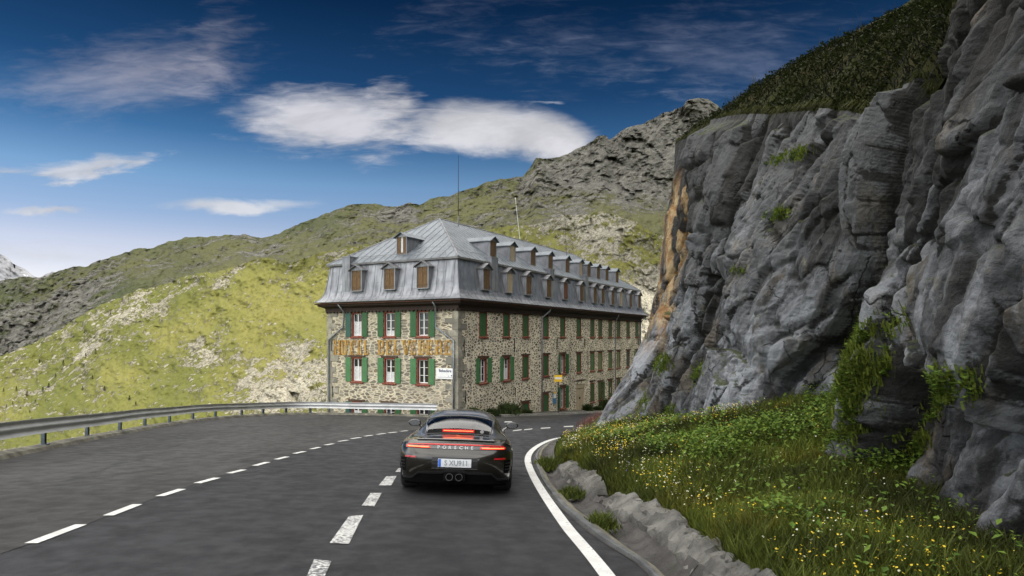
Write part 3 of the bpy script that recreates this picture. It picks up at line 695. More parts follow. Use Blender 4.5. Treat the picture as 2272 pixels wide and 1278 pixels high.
# rock: contour lines of the face at rising levels
CT = [  # A (z=-2)      B (1.5)        C (4.5)        D (top)              E (turf)             F
 [(22, 38, -2), (22, 39, 1.5), (22, 39, 4.5), (22, 40, 8.5), (23, 44, 10.5), (24, 52, 11)],
 [(10, 32, -2), (11, 33, 1.5), (11, 33.5, 4.5), (11.5, 34, 9.3), (13, 36.5, 10.8), (16, 42, 12)],
 [(3.7, 27.9, -2), (5.75, 28.6, 1.5), (6.5, 28.6, 4.5), (7.05, 28.5, 9.5), (8.8, 29.9, 10.9), (14, 33.5, 12.6)],
 [(4.5, 25, -2), (5.6, 26, 1.5), (6.2, 26, 4.5), (6.95, 26, 9.4), (9.0, 27.3, 11.0), (14, 30, 13)],
 [(5.1, 22, -2), (5.7, 22, 1.5), (6.1, 22, 4.5), (7.1, 22.5, 8.9), (9.1, 24, 10.8), (14, 26, 13.2)],
 [(4.9, 19, -2), (5.6, 19, 1.5), (6.2, 19, 4.5), (7.2, 19, 7.9), (9.2, 20.5, 10.0), (14, 22, 13)],
 [(5.1, 15.7, -2), (5.9, 15.7, 1.5), (6.4, 15.7, 4.5), (7.4, 15.7, 6.9), (9.4, 17, 9.4), (14, 18, 12.6)],
 [(6.0, 13.8, -2), (6.9, 13.6, 1.5), (6.9, 13.3, 4.5), (7.3, 13.2, 6.0), (9.3, 14.5, 9.0), (14, 15, 12.5)],
 [(5.4, 11, -2), (5.7, 11, 1.5), (6.1, 11, 4.5), (6.8, 11, 6.2), (8.8, 12, 9.0), (13, 12, 12)],
 [(4.55, 8, -2), (5.1, 8, 1.5), (5.4, 8, 4.5), (5.9, 8, 7.3), (8, 9, 9.0), (13, 9, 12)],
 [(4.15, 6, -2), (4.8, 6, 1.5), (5.1, 6, 4.5), (5.6, 6, 7.5), (7.7, 6.5, 9.2), (12, 6, 12)],
 [(4.1, 3, -2), (4.6, 3, 1.5), (4.9, 3, 4.5), (5.3, 3, 7.5), (7.5, 3, 9.2), (12, 3, 12)],
 [(4.4, -4, -2), (4.6, -4, 1.5), (4.9, -4, 4.5), (5.3, -4, 7.5), (7.5, -4, 9.2), (12, -4, 12)],
 [(4.4, -16, -2), (4.6, -16, 1.5), (4.9, -16, 4.5), (5.3, -16, 7.5), (7.5, -16, 9.2), (12, -16, 12)]]
CT = np.array(CT, float)
def patch(P3, nu_list, nv):
    rows = []
    for k in range(P3.shape[1]): rows.append(spline(P3[:, k], 24))
    rows = np.array(rows)                         # level x fine-u x 3
    out = []
    for i in range(rows.shape[1]):
        out.append(spline(rows[:, i], nv))
    return np.array(out)                          # fine-u x fine-v x 3
face = patch(CT[:, :4], None, 40)                 # the cliff
def redense(A, Y0, Y1, step_in, step_out):
    mid = A[:, A.shape[1] // 2]; d_ = arclen(mid); ts = [0.0]
    while ts[-1] < d_[-1]:
        y = np.interp(ts[-1], d_, mid[:, 1]); ts.append(ts[-1] + (step_in(y) if Y0 < y < Y1 else step_out))
    ts = np.array(ts[:-1]); out = np.zeros((len(ts), A.shape[1], 3))
    for j in range(A.shape[1]):
        for c_ in range(3): out[:, j, c_] = np.interp(ts, d_, A[:, j, c_])
    return out, ts
face, ts = redense(face, 4, 33, lambda y: .022 + .0011 * y, .4)
vv_ = np.linspace(0, 1, 380); fv = np.linspace(0, 1, face.shape[1])
F2 = np.zeros((len(ts), len(vv_), 3))
for c_ in range(3):
    for i in range(len(ts)): F2[i, :, c_] = np.interp(vv_, fv, face[i, :, c_])
face = F2
du = np.gradient(face, axis=0); dv = np.gradient(face, axis=1)
nrm = np.cross(dv, du); nrm /= np.linalg.norm(nrm, axis=2, keepdims=True) + 1e-9
if nrm[len(ts) // 2, 100, 0] > 0: nrm = -nrm
S = ts[:, None] + 0 * face[..., 2]; Z = face[..., 2]
wx = (fbm(S * .35, Z * .35, 0, 4, 2) - .5) * 2.2; wz = (fbm(S * .35, Z * .35, 5, 4, 7) - .5) * 2.2
CRK = []; RID = []
def block(sc_s, sc_z, skew, amp, tilt, seed, crack):
    a = (S + wx * .22 + Z * skew) * sc_s; c = (Z + wz * .3 + S * .25) * sc_z
    f1, f2, rid, rx, ry = cells(a, c, seed)
    tx = _h((rid * 9999).astype(int), (rid * 777).astype(int), np.zeros_like(Z), 5) - .5
    tz = _h((rid * 5555).astype(int), (rid * 333).astype(int), np.zeros_like(Z), 8) - .5
    e_ = np.clip(1 - (f2 - f1) / .10, 0, 1); CRK.append(e_); RID.append(rid)
    return amp * (rid - .5) + tilt * (tx * rx + tz * ry) - crack * e_
disp = block(.21, .10, -.5, 1.0, 1.7, 3, .36) + block(.58, .27, -.5, .42, .9, 11, .20) + block(1.5, .70, -.45, .25, .62, 19, .12) + block(3.7, 1.7, -.45, .09, .26, 29, .05) + block(9, 5, -.4, .03, .09, 39, .02)
disp += (fbm(S * .7 - Z * .4, Z * .35, 0, 5, 41, .5) - .5) * .55
disp += (fbm(S * 4.5 - Z * 2.2, Z * .8, 0, 4, 51, .6) - .5) * .16
disp += (fbm(S * 6, Z * 6, 0, 3, 55, .6) - .5) * .07
def sm3(D):
    D = D.copy(); D[1:-1] = (D[:-2] + 2 * D[1:-1] + D[2:]) / 4; D[:, 1:-1] = (D[:, :-2] + 4 * D[:, 1:-1] + D[:, 2:]) / 6; return D
disp = sm3(disp)
silh = np.clip(np.abs(face[..., 1] - 28.3) / 3, .35, 1)
edge_top = np.clip((1 - vv_) / .05, .25, 1)[None, :]
near_f = np.clip((face[..., 1] + 6) / 12, .3, 1)
disp = disp * silh * edge_top * near_f * .70 + .10
face = face + nrm * disp[..., None]
nface = nrm
V = face.reshape(-1, 3); Fc = grid_faces(*face.shape[:2])
crk_a = np.clip(.55 * CRK[0] ** 1.5 + .8 * CRK[1] + .75 * CRK[2] + .5 * CRK[3], 0, 1) * np.clip(fbm(S * 1.5, Z * 1.5, 0, 4, 17) * 2.6 - .6, .30, 1)
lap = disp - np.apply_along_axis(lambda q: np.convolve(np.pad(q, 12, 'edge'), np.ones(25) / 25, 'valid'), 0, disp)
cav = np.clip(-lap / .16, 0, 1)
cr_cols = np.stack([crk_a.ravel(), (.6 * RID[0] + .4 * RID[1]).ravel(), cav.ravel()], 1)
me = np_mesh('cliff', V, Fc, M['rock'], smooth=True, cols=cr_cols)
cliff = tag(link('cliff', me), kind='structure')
# turf cap
cap = patch(CT[:, 3:], None, 26)
cap, _ts = redense(cap, 4, 34, lambda y: .12, .6)
cap[..., 2] += (fbm(cap[..., 0] * .5, cap[..., 1] * .5, 0, 5, 71) - .5) * 1.0 * np.clip(np.arange(cap.shape[1]) / 10, 0.25, 1)[None, :]
cap[:, 0] += np.array([.15, 0, -.35]); cap[:, 1] += np.array([-.10, 0, .0])
turf_c = M['turf'] if 'turf' in M else None
m, t, b = mat('turf'); v = t.obj(); n_ = t.noise(v, 3, 6, .7); n2_ = t.noise(v, .7, 5)
t.put(b.inputs['Base Color'], t.mix(t.ramp(n2_, .35, .65), t.mix(t.ramp(n_, .3, .7), (.012, .016, .004), (.032, .036, .008)), (.036, .032, .013))); b.inputs['Roughness'].default_value = 1; b.inputs['Specular IOR Level'].default_value = .1
t.put(b.inputs['Normal'], t.bump(n_, 1, .15)); M['turf'] = m
M['sod'] = simple('meadow_sod', (.034, .046, .010), 1.0, 0, .45, 2.5, spec=.1, bumps=.6)
me = np_mesh('turf_cap', cap.reshape(-1, 3), grid_faces(*cap.shape[:2]), M['turf'], smooth=True)
tag(link('turf_bank', me), kind='structure')
# verge between the wall and the rock
Yv = np.arange(-12, 31.5, .2); tv = np.linspace(0, 1.3, 34)
base_x = np.interp(Yv, CT[2:, 0, 1][::-1], CT[2:, 0, 0][::-1])
x0_ = np.where(Yv < 15.4, np.maximum(atY(wal, Yv), atY(gut, Yv) + .3) + .05, atY(gut, Yv) + .12)
x0_ = np.where(Yv > 26, np.minimum(x0_, base_x - .1), x0_)
h0 = np.interp(Yv, [-12, 15, 16.5, 20, 31], [.20, .19, .08, .05, .03])
h1 = np.interp(Yv, [-12, 5, 9, 12.5, 14.5, 17, 19, 23, 26, 31], [.10, .16, .45, 1.20, 1.5, .95, .75, .85, .5, .3])
XX = x0_[:, None] + (base_x - x0_)[:, None] * tv[None, :]; YY = Yv[:, None] + 0 * XX
HH = h0[:, None] + (h1 - h0)[:, None] * np.minimum(tv, 1.3)[None, :] ** .9 + (fbm(XX * .9, YY * .9, 0, 4, 91) - .5) * .28 * np.clip(tv * 5, 0, 1)[None, :]
ZZ = gz(XX, YY) + HH
ZZ[:, 0] -= .25
verge = np.stack([XX, YY, ZZ], -1)
me = np_mesh('verge', verge.reshape(-1, 3), grid_faces(*verge.shape[:2]), M['sod'], smooth=True)
tag(link('verge', me), kind='structure')
# mountainside above the cliff and behind the viewer (its shade covers the road)
gx = np.arange(6, 260, 3.5); gy = np.arange(-260, 92, 3.5)
GX, GY = np.meshgrid(gx, gy, indexing='ij')
dd = (GX - .65 * np.maximum(GY, -20) - 5) / 1.19
hm = np.minimum(1.28 * np.maximum(dd - 5, 0), 74 + dd * .10)
hm = hm * np.clip((90 - GY) / 30, 0, 1) ** .7
GZ = 4 + hm + (fbm(GX * .05, GY * .05, 0, 6, 13) - .5) * 16 * np.clip(dd / 30, 0, 1) - np.clip(3 - dd, 0, 20) * 1.5
me = np_mesh('mountainside', np.stack([GX, GY, GZ], -1).reshape(-1, 3), grid_faces(*GX.shape), M['slope'], smooth=True)
tag(link('mountainside', me), kind='structure')

# ---- the big hillside across the valley and the mountain behind it (elevation profile by bearing)
def prof(u, pts):
    P_ = np.array(pts, float); return (HOR - np.interp(u * FPX + 1136, P_[:, 0], P_[:, 1])) / FPX
NEAR = [(-1400, 1000), (-500, 860), (0, 790), (100, 745), (165, 705), (250, 665), (330, 640), (400, 612), (470, 594), (540, 575), (590, 572), (640, 584), (720, 566), (820, 548), (1000, 520), (1180, 500), (1260, 476), (1330, 470), (1400, 490), (1480, 528), (1560, 562), (1800, 600), (2300, 640), (3200, 700)]
FAR = [(-1400, 660), (-500, 640), (0, 622), (50, 615), (95, 613), (130, 600), (165, 590), (190, 592), (250, 568), (300, 552), (340, 549), (375, 535), (420, 528), (500, 521), (540, 520), (580, 528), (605, 522), (640, 508), (680, 490), (740, 468), (775, 455), (800, 450), (830, 452), (880, 458), (910, 450), (930, 455), (960, 440), (1000, 433), (1040, 420), (1075, 407), (1110, 397), (1160, 394), (1175, 375), (1190, 352), (1225, 352), (1240, 349), (1290, 325), (1310, 315), (1325, 301), (1345, 300), (1352, 311), (1385, 288), (1400, 282), (1420, 278), (1440, 270), (1470, 250), (1500, 242), (1515, 236), (1522, 224), (1540, 219), (1570, 221), (1590, 230), (1605, 245), (1640, 270), (1760, 330), (2300, 480), (3200, 620)]
def hillmesh(name, u0, u1, nu, ns, top, bot, r0, r1, m_, namp, jag, seed, rockmap, skirt=True):
    u = np.linspace(u0, u1, nu); s = np.linspace(0, 1, ns) ** 1.0
    et = prof(u, top) + (fbm(u * 9, 0 * u, seed, 3, seed + 7) - .5) * jag * 2.2 * (name == 'hillside') + (fbm(u * 40, 0 * u, seed, 5, seed) - .5) * jag * .6 + (fbm(u * 150, 0 * u, seed, 3, seed + 3) - .5) * jag * .5
    eb = bot(u) if callable(bot) else bot + 0 * u
    U_, S_ = np.meshgrid(u, s, indexing='ij')
    E_ = eb[:, None] + (et - eb)[:, None] * S_
    Rb = r0(u)[:, None]; Rt = r1(u)[:, None]
    Y_ = Rb + (Rt - Rb) * S_ ** .9
    px = U_ * FPX; py = E_ * FPX
    # ridges and gullies run down to the left, as on the photograph's slope
    a = px * .0060 - py * .0034; c = px * .0034 + py * .0060
    rel = (fbm(a * 1.0, c * 1.0, 0, 7, seed, .55) - .5) + .55 * (fbm(a * 3.0 + c, c * 2.0, 3, 6, seed + 5, .6, True) - .6)
    cl = cells(px * .030 + 3 * fbm(px * .02, py * .02, 0, 3, 4), py * .030 + 3 * fbm(px * .02, py * .02, 7, 3, 4), seed + 2)
    cl2 = cells(px * .09 + 2 * fbm(px * .06, py * .06, 0, 3, 4), py * .11 + 2 * fbm(px * .06, py * .06, 7, 3, 4), seed + 6)
    rk = rockmap(px + 1136, HOR - py, seed)
    # rocky places break into steps
    rel = rel + ((cl[2] - .5) * .30 + (cl2[2] - .5) * .15) * np.clip((rk - .45) * 2, .12, .8)
    rel += (fbm(px * .11, py * .11, 2, 4, seed + 8, .6) - .5) * .20
    Y_ = Y_ + rel * namp * (Y_ / 300)
    V = np.stack([U_ * Y_, Y_, CAMZ + E_ * Y_], -1)
    if skirt:
        last = V[:, -1].copy(); last[:, 1] += 40; last[:, 2] -= 60; V = np.concatenate([V, last[:, None]], 1)
        rk = np.concatenate([rk, rk[:, -1:]], 1)
    gn_ = np.clip(.32 + (620 - (px + 1136)) / 1500 + ((HOR - py) - 760) / 700 + (fbm(px * .008, py * .012, 0, 5, 66) - .5) * 2.2, 0, 1)
    gn_ = np.clip(gn_ + .55 * np.clip((S_ - .80) / .2, 0, 1), 0, 1)
    if skirt: gn_ = np.concatenate([gn_, gn_[:, -1:]], 1)
    cols = np.stack([rk.ravel(), gn_.ravel(), rk.ravel()], 1)
    me = np_mesh(name, V.reshape(-1, 3), grid_faces(V.shape[0], V.shape[1]), m_, smooth=True, cols=cols)
    return tag(link(name, me), kind='structure')
def blob(px, py, cx, cy, rx, ry, ang=0):
    a = R(ang); p = (px - cx) * math.cos(a) + (py - cy) * math.sin(a); q = -(px - cx) * math.sin(a) + (py - cy) * math.cos(a)
    return np.exp(-((p / rx) ** 2 + (q / ry) ** 2))
def rock_near(px, py, seed):
    k = .34 + 0 * px
    for (cx, cy, rx, ry, an, am) in ((130, 770, 110, 50, -25, .35), (290, 720, 130, 45, -20, .38), (190, 800, 45, 60, 0, .30), (300, 700, 60, 30, 0, .2), (350, 745, 40, 40, 10, .25), (470, 700, 60, 30, -20, .30), (445, 765, 30, 22, 35, .65), (490, 740, 16, 34, 25, .55), (510, 612, 60, 14, -35, .75), (560, 650, 60, 60, 0, .10),
                                     (620, 880, 130, 32, -18, .75), (680, 860, 60, 50, -10, .5), (60, 880, 90, 22, -10, .3), (200, 880, 25, 40, 20, .4), (410, 640, 90, 12, -20, .30), (600, 760, 50, 24, 0, .35), (350, 805, 24, 26, 0, .35),
                                     (1380, 560, 150, 90, 20, .42), (1300, 500, 110, 30, 10, .30), (1450, 720, 50, 95, 0, 1.1), (1470, 640, 40, 40, 0, .6), (30, 720, 60, 40, -20, .3)):
        k = k + am * (.55 if cx < 1200 else .8) * blob(px, py, cx, cy, rx, ry, an)
    k = k - .25 * blob(px, py, 580, 620, 70, 50) - .18 * blob(px, py, 640, 720, 90, 60) - .16 * blob(px, py, 330, 920, 200, 50)
    return np.clip(k + (fbm(px * .02, py * .03, 0, 4, 77) - .5) * .3, 0, 1.4)
def rock_far(px, py, seed):
    k = .42 + .25 * np.clip((px - 1100) / 300, 0, 1) * np.clip((520 - py) / 150, 0, 1)
    for (cx, cy, rx, ry, an, am) in ((60, 730, 110, 60, -25, .45), (180, 660, 80, 40, -20, .35), (1350, 350, 200, 60, -25, .5), (1480, 310, 90, 90, 0, .5), (1350, 410, 180, 30, 10, .2), (900, 470, 120, 20, 0, .25)):
        k = k + am * blob(px, py, cx, cy, rx, ry, an)
    return np.clip(k + (fbm(px * .02, py * .03, 0, 4, 79) - .5) * .3, 0, 1.4)
hillmesh('hillside', -1.25, .95, 1250, 430, NEAR, lambda u: -.30 + 0 * u, lambda u: 205 + 0 * u, lambda u: 400 + 60 * u, M['hill'], 14, .010, 5, rock_near)
hillmesh('mountain', -1.45, 1.2, 1150, 260, FAR, lambda u: prof(u, NEAR) - .05, lambda u: 430 + 60 * u, lambda u: np.interp(u, [-1, -.6, 0, .28, 1], [680, 720, 800, 1150, 1200]), M['farhill'], 34, .007, 15, rock_far)
# distant snow-streaked peak on the left
PK = [(-1400, 640), (-300, 640), (-120, 600), (-60, 575), (-30, 572), (0, 563), (15, 570), (28, 583), (45, 592), (60, 600), (75, 612), (90, 616), (104, 606), (118, 602), (130, 612), (200, 640), (400, 660)]
hillmesh('distant_peak', -1.6, -.5, 300, 70, PK, lambda u: .02 + 0 * u, lambda u: 3300 + 0 * u, lambda u: 4000 + 0 * u, M['snowpeak'], 26, .004, 33, rock_far)
# ------------------------------------------------------------------ hotel
HZ = math.atan2(dR[1], dR[0])
LX, LY = 35.2, 10.56
hotel = tag(empty('hotel', (cor[0], cor[1], -3.0), HZ), 'long three-storey rubble stone hotel with green shutters and a grey metal mansard roof', 'hotel')
ZO = -3.0                                  # world z of local zero
def hz(z): return z - ZO
def tfac(px, s=0.0, o=0.0):
    """distance along the right facade seen at column px; s = inset from the wall plane"""
    r = (px - 1136) / FPX; X0 = cor[0] + dL[0] * s; Y0 = cor[1] + dL[1] * s
    return (r * Y0 - X0) / (dR[0] - r * dR[1])
def tleft(px, s=0.0):
    r = (px - 1136) / FPX; X0 = cor[0] + dR[0] * s; Y0 = cor[1] + dR[1] * s
    return (r * Y0 - X0) / (dL[0] - r * dL[1])
def zat(t, py, right=True, s=0.0):
    Y = cor[1] + (dR[1] if right else dL[1]) * t + (dL[1] if right else dR[1]) * s
    return CAMZ + (HOR - py) * Y / FPX
cols_px = [1071.8, 1123.6, 1165.9, 1210.9, 1248.3, 1284.2, 1314.2, 1331.7, 1353.9, 1372.3, 1393.4, 1413.0]
tc = [tfac(p) for p in cols_px]
lf_px = [792, 864.5, 938.3]
tl = [tleft(p) for p in lf_px]
W_TOP, W_BOT = 3.50, -7.5
SILL = {'top': 1.76, 'mid': -1.22, 'low': -4.0}
WH = 1.62; WW = .98
# openings: (t centre, width, z0, z1, kind)
right_open = []
for i, t_ in enumerate(tc):
    right_open.append([t_, WW, SILL['top'], SILL['top'] + WH, 'closed', 'green', 'top', i])
    kd = 'open' if i in (0, 1, 4, 11) else 'closed'
    right_open.append([t_, WW, SILL['mid'], SILL['mid'] + WH, kd, {6: 'green_light', 7: 'green_pale', 8: 'green_light', 9: 'green_pale', 10: 'green_teal', 11: 'green_pale', 0: 'green_light', 1: 'green_light'}.get(i, 'green'), 'middle', i])
for i, (kd, z0, z1, wd) in {2: ('door', None, -2.95, 1.15), 3: ('closed', -4.55, -2.55, 1.0), 4: ('open', -4.0, -2.2, WW), 6: ('closed', -4.0, -2.3, WW), 7: ('ajar', -3.95, -2.3, WW), 8: ('slot', -3.95, -2.3, WW), 9: ('closed', -4.1, -2.3, WW), 10: ('open', -4.0, -2.3, WW), 11: ('closed', -4.0, -2.3, WW)}.items():
    t_ = tc[i]
    if kd == 'door': q = cor + dR * t_; z0 = float(gz(q[0], q[1])) + .14
    right_open.append([t_, wd, z0, z1, kd, 'green', 'ground', i])
td = (tfac(1280) + tfac(1296)) / 2
q = cor + dR * td; zdoor = float(gz(q[0], q[1])) + .15
right_open.append([td, 1.9, zdoor, -2.25, 'bigdoor', '', 'ground', 5])
left_open = []
for i, t_ in enumerate(tl):
    left_open.append([t_, .95, SILL['top'], SILL['top'] + WH, 'open', 'green', 'top', i])
    left_open.append([t_, .95, SILL['mid'], SILL['mid'] + WH, 'open', 'green_light', 'middle', i])
    left_open.append([t_, .95, -4.15, -4.15 + 1.62, 'open', 'green', 'ground', i])
def facade(name, length, opens, to3, m_):
    """wall sheet with real openings and 0.28 m reveals"""
    us = sorted({0.0, length} | {round(o[0] - o[1] / 2, 4) for o in opens} | {round(o[0] + o[1] / 2, 4) for o in opens})
    zs = sorted({W_BOT, W_TOP} | {round(o[2], 4) for o in opens} | {round(o[3], 4) for o in opens})
    b_ = MB()
    for i in range(len(us) - 1):
        for j in range(len(zs) - 1):
            uc, zc = (us[i] + us[i + 1]) / 2, (zs[j] + zs[j + 1]) / 2
            if any(abs(uc - o[0]) < o[1] / 2 and o[2] < zc < o[3] for o in opens): continue
            b_.quad(to3(us[i], 0, zs[j]), to3(us[i + 1], 0, zs[j]), to3(us[i + 1], 0, zs[j + 1]), to3(us[i], 0, zs[j + 1]))
    for o in opens:
        u0, u1, z0, z1 = o[0] - o[1] / 2, o[0] + o[1] / 2, o[2], o[3]
        for (a, c) in (((u0, z0), (u1, z0)), ((u1, z0), (u1, z1)), ((u1, z1), (u0, z1)), ((u0, z1), (u0, z0))):
            b_.quad(to3(a[0], 0, a[1]), to3(c[0], 0, c[1]), to3(c[0], .32, c[1]), to3(a[0], .32, a[1]))
    return b_.build(name, m_, hotel, fix=False)
toR = lambda u, dpt, z: (u, dpt, hz(z))               # right facade: local y = 0, depth inwards
toL = lambda u, dpt, z: (dpt, u, hz(z))               # left facade: local x = 0; u measured from the near corner
facade('wall', LX, right_open, toR, M['rubble_side'])['label'] = 'long rubble wall facing the road'
facade('wall', LY, left_open, toL, M['rubble_front'])['label'] = 'short gable wall with the painted name'
b_ = MB(); b_.quad((LX, 0, hz(W_BOT)), (LX, LY, hz(W_BOT)), (LX, LY, hz(W_TOP)), (LX, 0, hz(W_TOP))); b_.quad((0, LY, hz(W_BOT)), (LX, LY, hz(W_BOT)), (LX, LY, hz(W_TOP)), (0, LY, hz(W_TOP)))
b_.build('rear_wall', M['rubble_side'], hotel, fix=False)
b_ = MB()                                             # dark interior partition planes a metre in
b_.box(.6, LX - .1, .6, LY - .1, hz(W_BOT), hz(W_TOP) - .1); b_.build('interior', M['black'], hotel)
# quoins: alternating long and short dressed blocks
def quoin(x, y, sx, sy, name='quoin'):
    b_ = MB(); z = W_BOT; k = 0; rg = random.Random(int(x * 7 + y))
    while z < W_TOP - .12:
        h = min(rg.uniform(.30, .46), W_TOP - .02 - z)
        a, c = (rg.uniform(.75, 1.0), rg.uniform(.38, .5)) if k % 2 else (rg.uniform(.4, .5), rg.uniform(.75, 1.0))
        p = .035 + rg.uniform(0, .012)
        x0, x1 = (x - p, x + a) if sx > 0 else (x - a, x + p); y0, y1 = (y - p, y + c) if sy > 0 else (y - c, y + p)
        b_.box(x0, x1, y0, y1, hz(z) + .012, hz(z + h)); z += h; k += 1
    o = b_.build(name, M['quoin'], hotel)
    md = o.modifiers.new('b', 'BEVEL'); md.width = .012; md.segments = 1
quoin(0, 0, 1, 1); quoin(0, LY, 1, -1); quoin(LX, 0, -1, 1)
# windows. Local frame: x to the viewer's right along the wall, -y outwards, z up; origin mid-sill
meshes = {}
def box_mesh(key, boxes, m_, bev=0):
    if key in meshes: return meshes[key]
    b_ = MB()
    for q in boxes: b_.box(*q)
    me = b_.mesh(key, m_); bm = bmesh.new(); bm.from_mesh(me)
    if bev: bmesh.ops.bevel(bm, geom=bm.edges[:], offset=bev, segments=1, affect='EDGES')
    bmesh.ops.recalc_face_normals(bm, faces=bm.faces); bm.to_mesh(me); bm.free(); meshes[key] = me; return me
def shutter_mesh(w_, h_, key, m_, side):
    # two ledges with a strap on a boarded leaf
    bx = [(0, w_, -.045, 0, 0, h_)]
    for z in (.14, h_ - .20): bx.append((.02, w_ - .02, -.062, -.044, z, z + .055))
    return box_mesh((key, round(w_, 2), round(h_, 2), side), bx, m_, .004)
def opening(o, right):
    t_, w_, z0, z1, kd, gm, row, i = o; h = z1 - z0
    nm = {'door': 'door', 'bigdoor': 'double_door'}.get(kd, 'window')
    rg = random.Random(i * 17 + len(row) + right * 5)
    loc = toR(t_, 0, z0) if right else toL(t_, 0, z0)
    rz = 0 if right else -math.pi / 2
    e = empty(nm, loc, rz, hotel)
    hw = w_ / 2; dp = .17
    if kd == 'bigdoor':
        link('frame', box_mesh('bdf', [(-hw, -hw + .12, .04, .22, 0, h), (hw - .12, hw, .04, .22, 0, h), (-hw + .12, hw - .12, .04, .22, h - .35, h)], M['doorwood'], .005), e)
        for s_ in (-1, 1):
            x0, x1 = (-hw + .12, -.012) if s_ < 0 else (.012, hw - .12)
            l_ = link('door_leaf', box_mesh('bdl%d' % s_, [(x0, x1, .10, .15, .02, h - .36)] + [(x0 + .12, x1 - .12, .085, .101, .25 + k * .95, .25 + k * .95 + .7) for k in range(2)], M['doorwood'], .006), e)
            link('handle', box_mesh('bdh%d' % s_, [(s_ * .07 - .015, s_ * .07 + .015, .04, .10, 1.0, 1.15)], M['iron']), l_)
        link('lintel', box_mesh('bdt', [(-hw - .25, hw + .15, -.05, .05, h + .28, h + .36)], M['lintel'], .01), e)
        link('step', box_mesh('bds', [(-hw - .1, hw + .1, -.35, .10, -.30, -.02)], M['kerb'], .01), e)
        return
    # frame
    fw = .09
    link('frame', box_mesh(('fr', round(w_, 2), round(h, 2), kd in ('open', 'ajar')), [(-hw, -hw + fw, -.02 if kd != 'open' else .0, .26, 0, h), (hw - fw, hw, -.02 if kd != 'open' else .0, .26, 0, h), (-hw + fw, hw - fw, -.02, .26, h - fw, h)] + ([(-hw + fw, hw - fw, .02, .26, 0, .06)] if kd != 'door' else []), M['frame'], .004), e)
    lw = hw + rg.choice([.16, .2, .24]) if row != 'top' else hw + .14
    if kd != 'door':
        link('sill', box_mesh(('sl', round(w_, 2)), [(-hw - .07, hw + .07, -.10, .06, -.11, -.012)], M['frame'] if row == 'top' else M['lintel'], .006), e)
    link('lintel', box_mesh(('ln', round(lw, 2), row), [(-lw, lw, -.07, .04, h + .015, h + (.09 if row == 'top' else .13))], M['lintel'], .008), e)
    if kd in ('open', 'ajar'):
        iw = hw - fw; mats_w = M['white']
        bars = [(-iw, -iw + .05, .14, .19, .06, h - fw), (iw - .05, iw, .14, .19, .06, h - fw), (-.035, .035, .125, .185, .06, h - fw), (-iw + .05, iw - .05, .14, .19, .06, .12), (-iw + .05, iw - .05, .14, .19, h - fw - .05, h - fw)]
        if not (not right and i == 0):
            for k in (1, 2):
                z = .06 + (h - fw - .06) * k / 3; bars += [(-iw + .05, -.035, .15, .18, z - .014, z + .014), (.035, iw - .05, .15, .18, z - .014, z + .014)]
        link('sash', box_mesh(('sash', round(w_, 2), round(h, 2), len(bars)), bars, mats_w), e)
        link('pane', box_mesh(('pn', round(w_, 2), round(h, 2)), [(-iw, iw, .172, .176, .06, h - fw)], M['pane']), e)
        ch = {0: .62, 1: .42 if row != 'top' else .22}.get(i, .0) if not right else {1: .5}.get(i, 0)
        if ch:
            b_ = MB(); n = 40; A = np.zeros((n, 2, 3))
            A[:, 0, 0] = A[:, 1, 0] = np.linspace(-iw + .05, iw - .05, n); A[:, 0, 1] = A[:, 1, 1] = .160 + .008 * np.sin(np.arange(n) * 1.3); A[:, 0, 2] = .10; A[:, 1, 2] = .06 + (h - fw) * ch
            if 'cur%g' % ch + row not in meshes: meshes['cur%g' % ch + row] = b_.grid(A).mesh('curtain', M['curtain'])
            link('curtain', meshes['cur%g' % ch + row], e)
        sw = hw - .03 if not right else .50
        for s_ in (-1, 1):
            if kd == 'ajar' and s_ < 0:
                sh = link('shutter', shutter_mesh(.44, h - .1, gm, M[gm], 0), e); sh.location = (-hw + .06, .01, .03); sh.rotation_euler = (0, 0, R(-8)); continue
            g2 = 'green_teal' if (not right and row in ('top', 'ground') and i == 0 and s_ < 0) else gm
            sh = link('shutter', shutter_mesh(sw if not right else .46, h - .02, g2, M[g2], 0), e)
            ang = R(rg.uniform(1.5, 5)) if right else R(rg.uniform(1, 3))
            if right and i in (4, 10): ang = R(9)
            if s_ > 0: sh.location = (hw + .01, -.025, .0); sh.rotation_euler = (0, 0, -ang)
            else: sh.location = (-hw - .01, -.07, .0); sh.rotation_euler = (0, 0, math.pi + ang)
    else:
        iw = hw - fw - .005
        for s_ in (-1, 1):
            sh = link('door_leaf' if kd == 'door' else 'shutter', shutter_mesh(iw - .006, h - fw - .03, gm, M[gm], 1), e)
            sh.location = (.006 if s_ > 0 else -iw, .055 + (.012 if s_ > 0 else 0), .02)
        if kd == 'door':
            link('handle', box_mesh('dh', [(.05, .075, -.02, .01, .95, 1.08)], M['iron']), e)
        if kd == 'slot':
            link('slot', box_mesh('slt', [(.02, .12, -.008, .0, .45, .95)], M['white']), e)
for o in right_open: opening(o, True)
for o in left_open: opening(o, False)
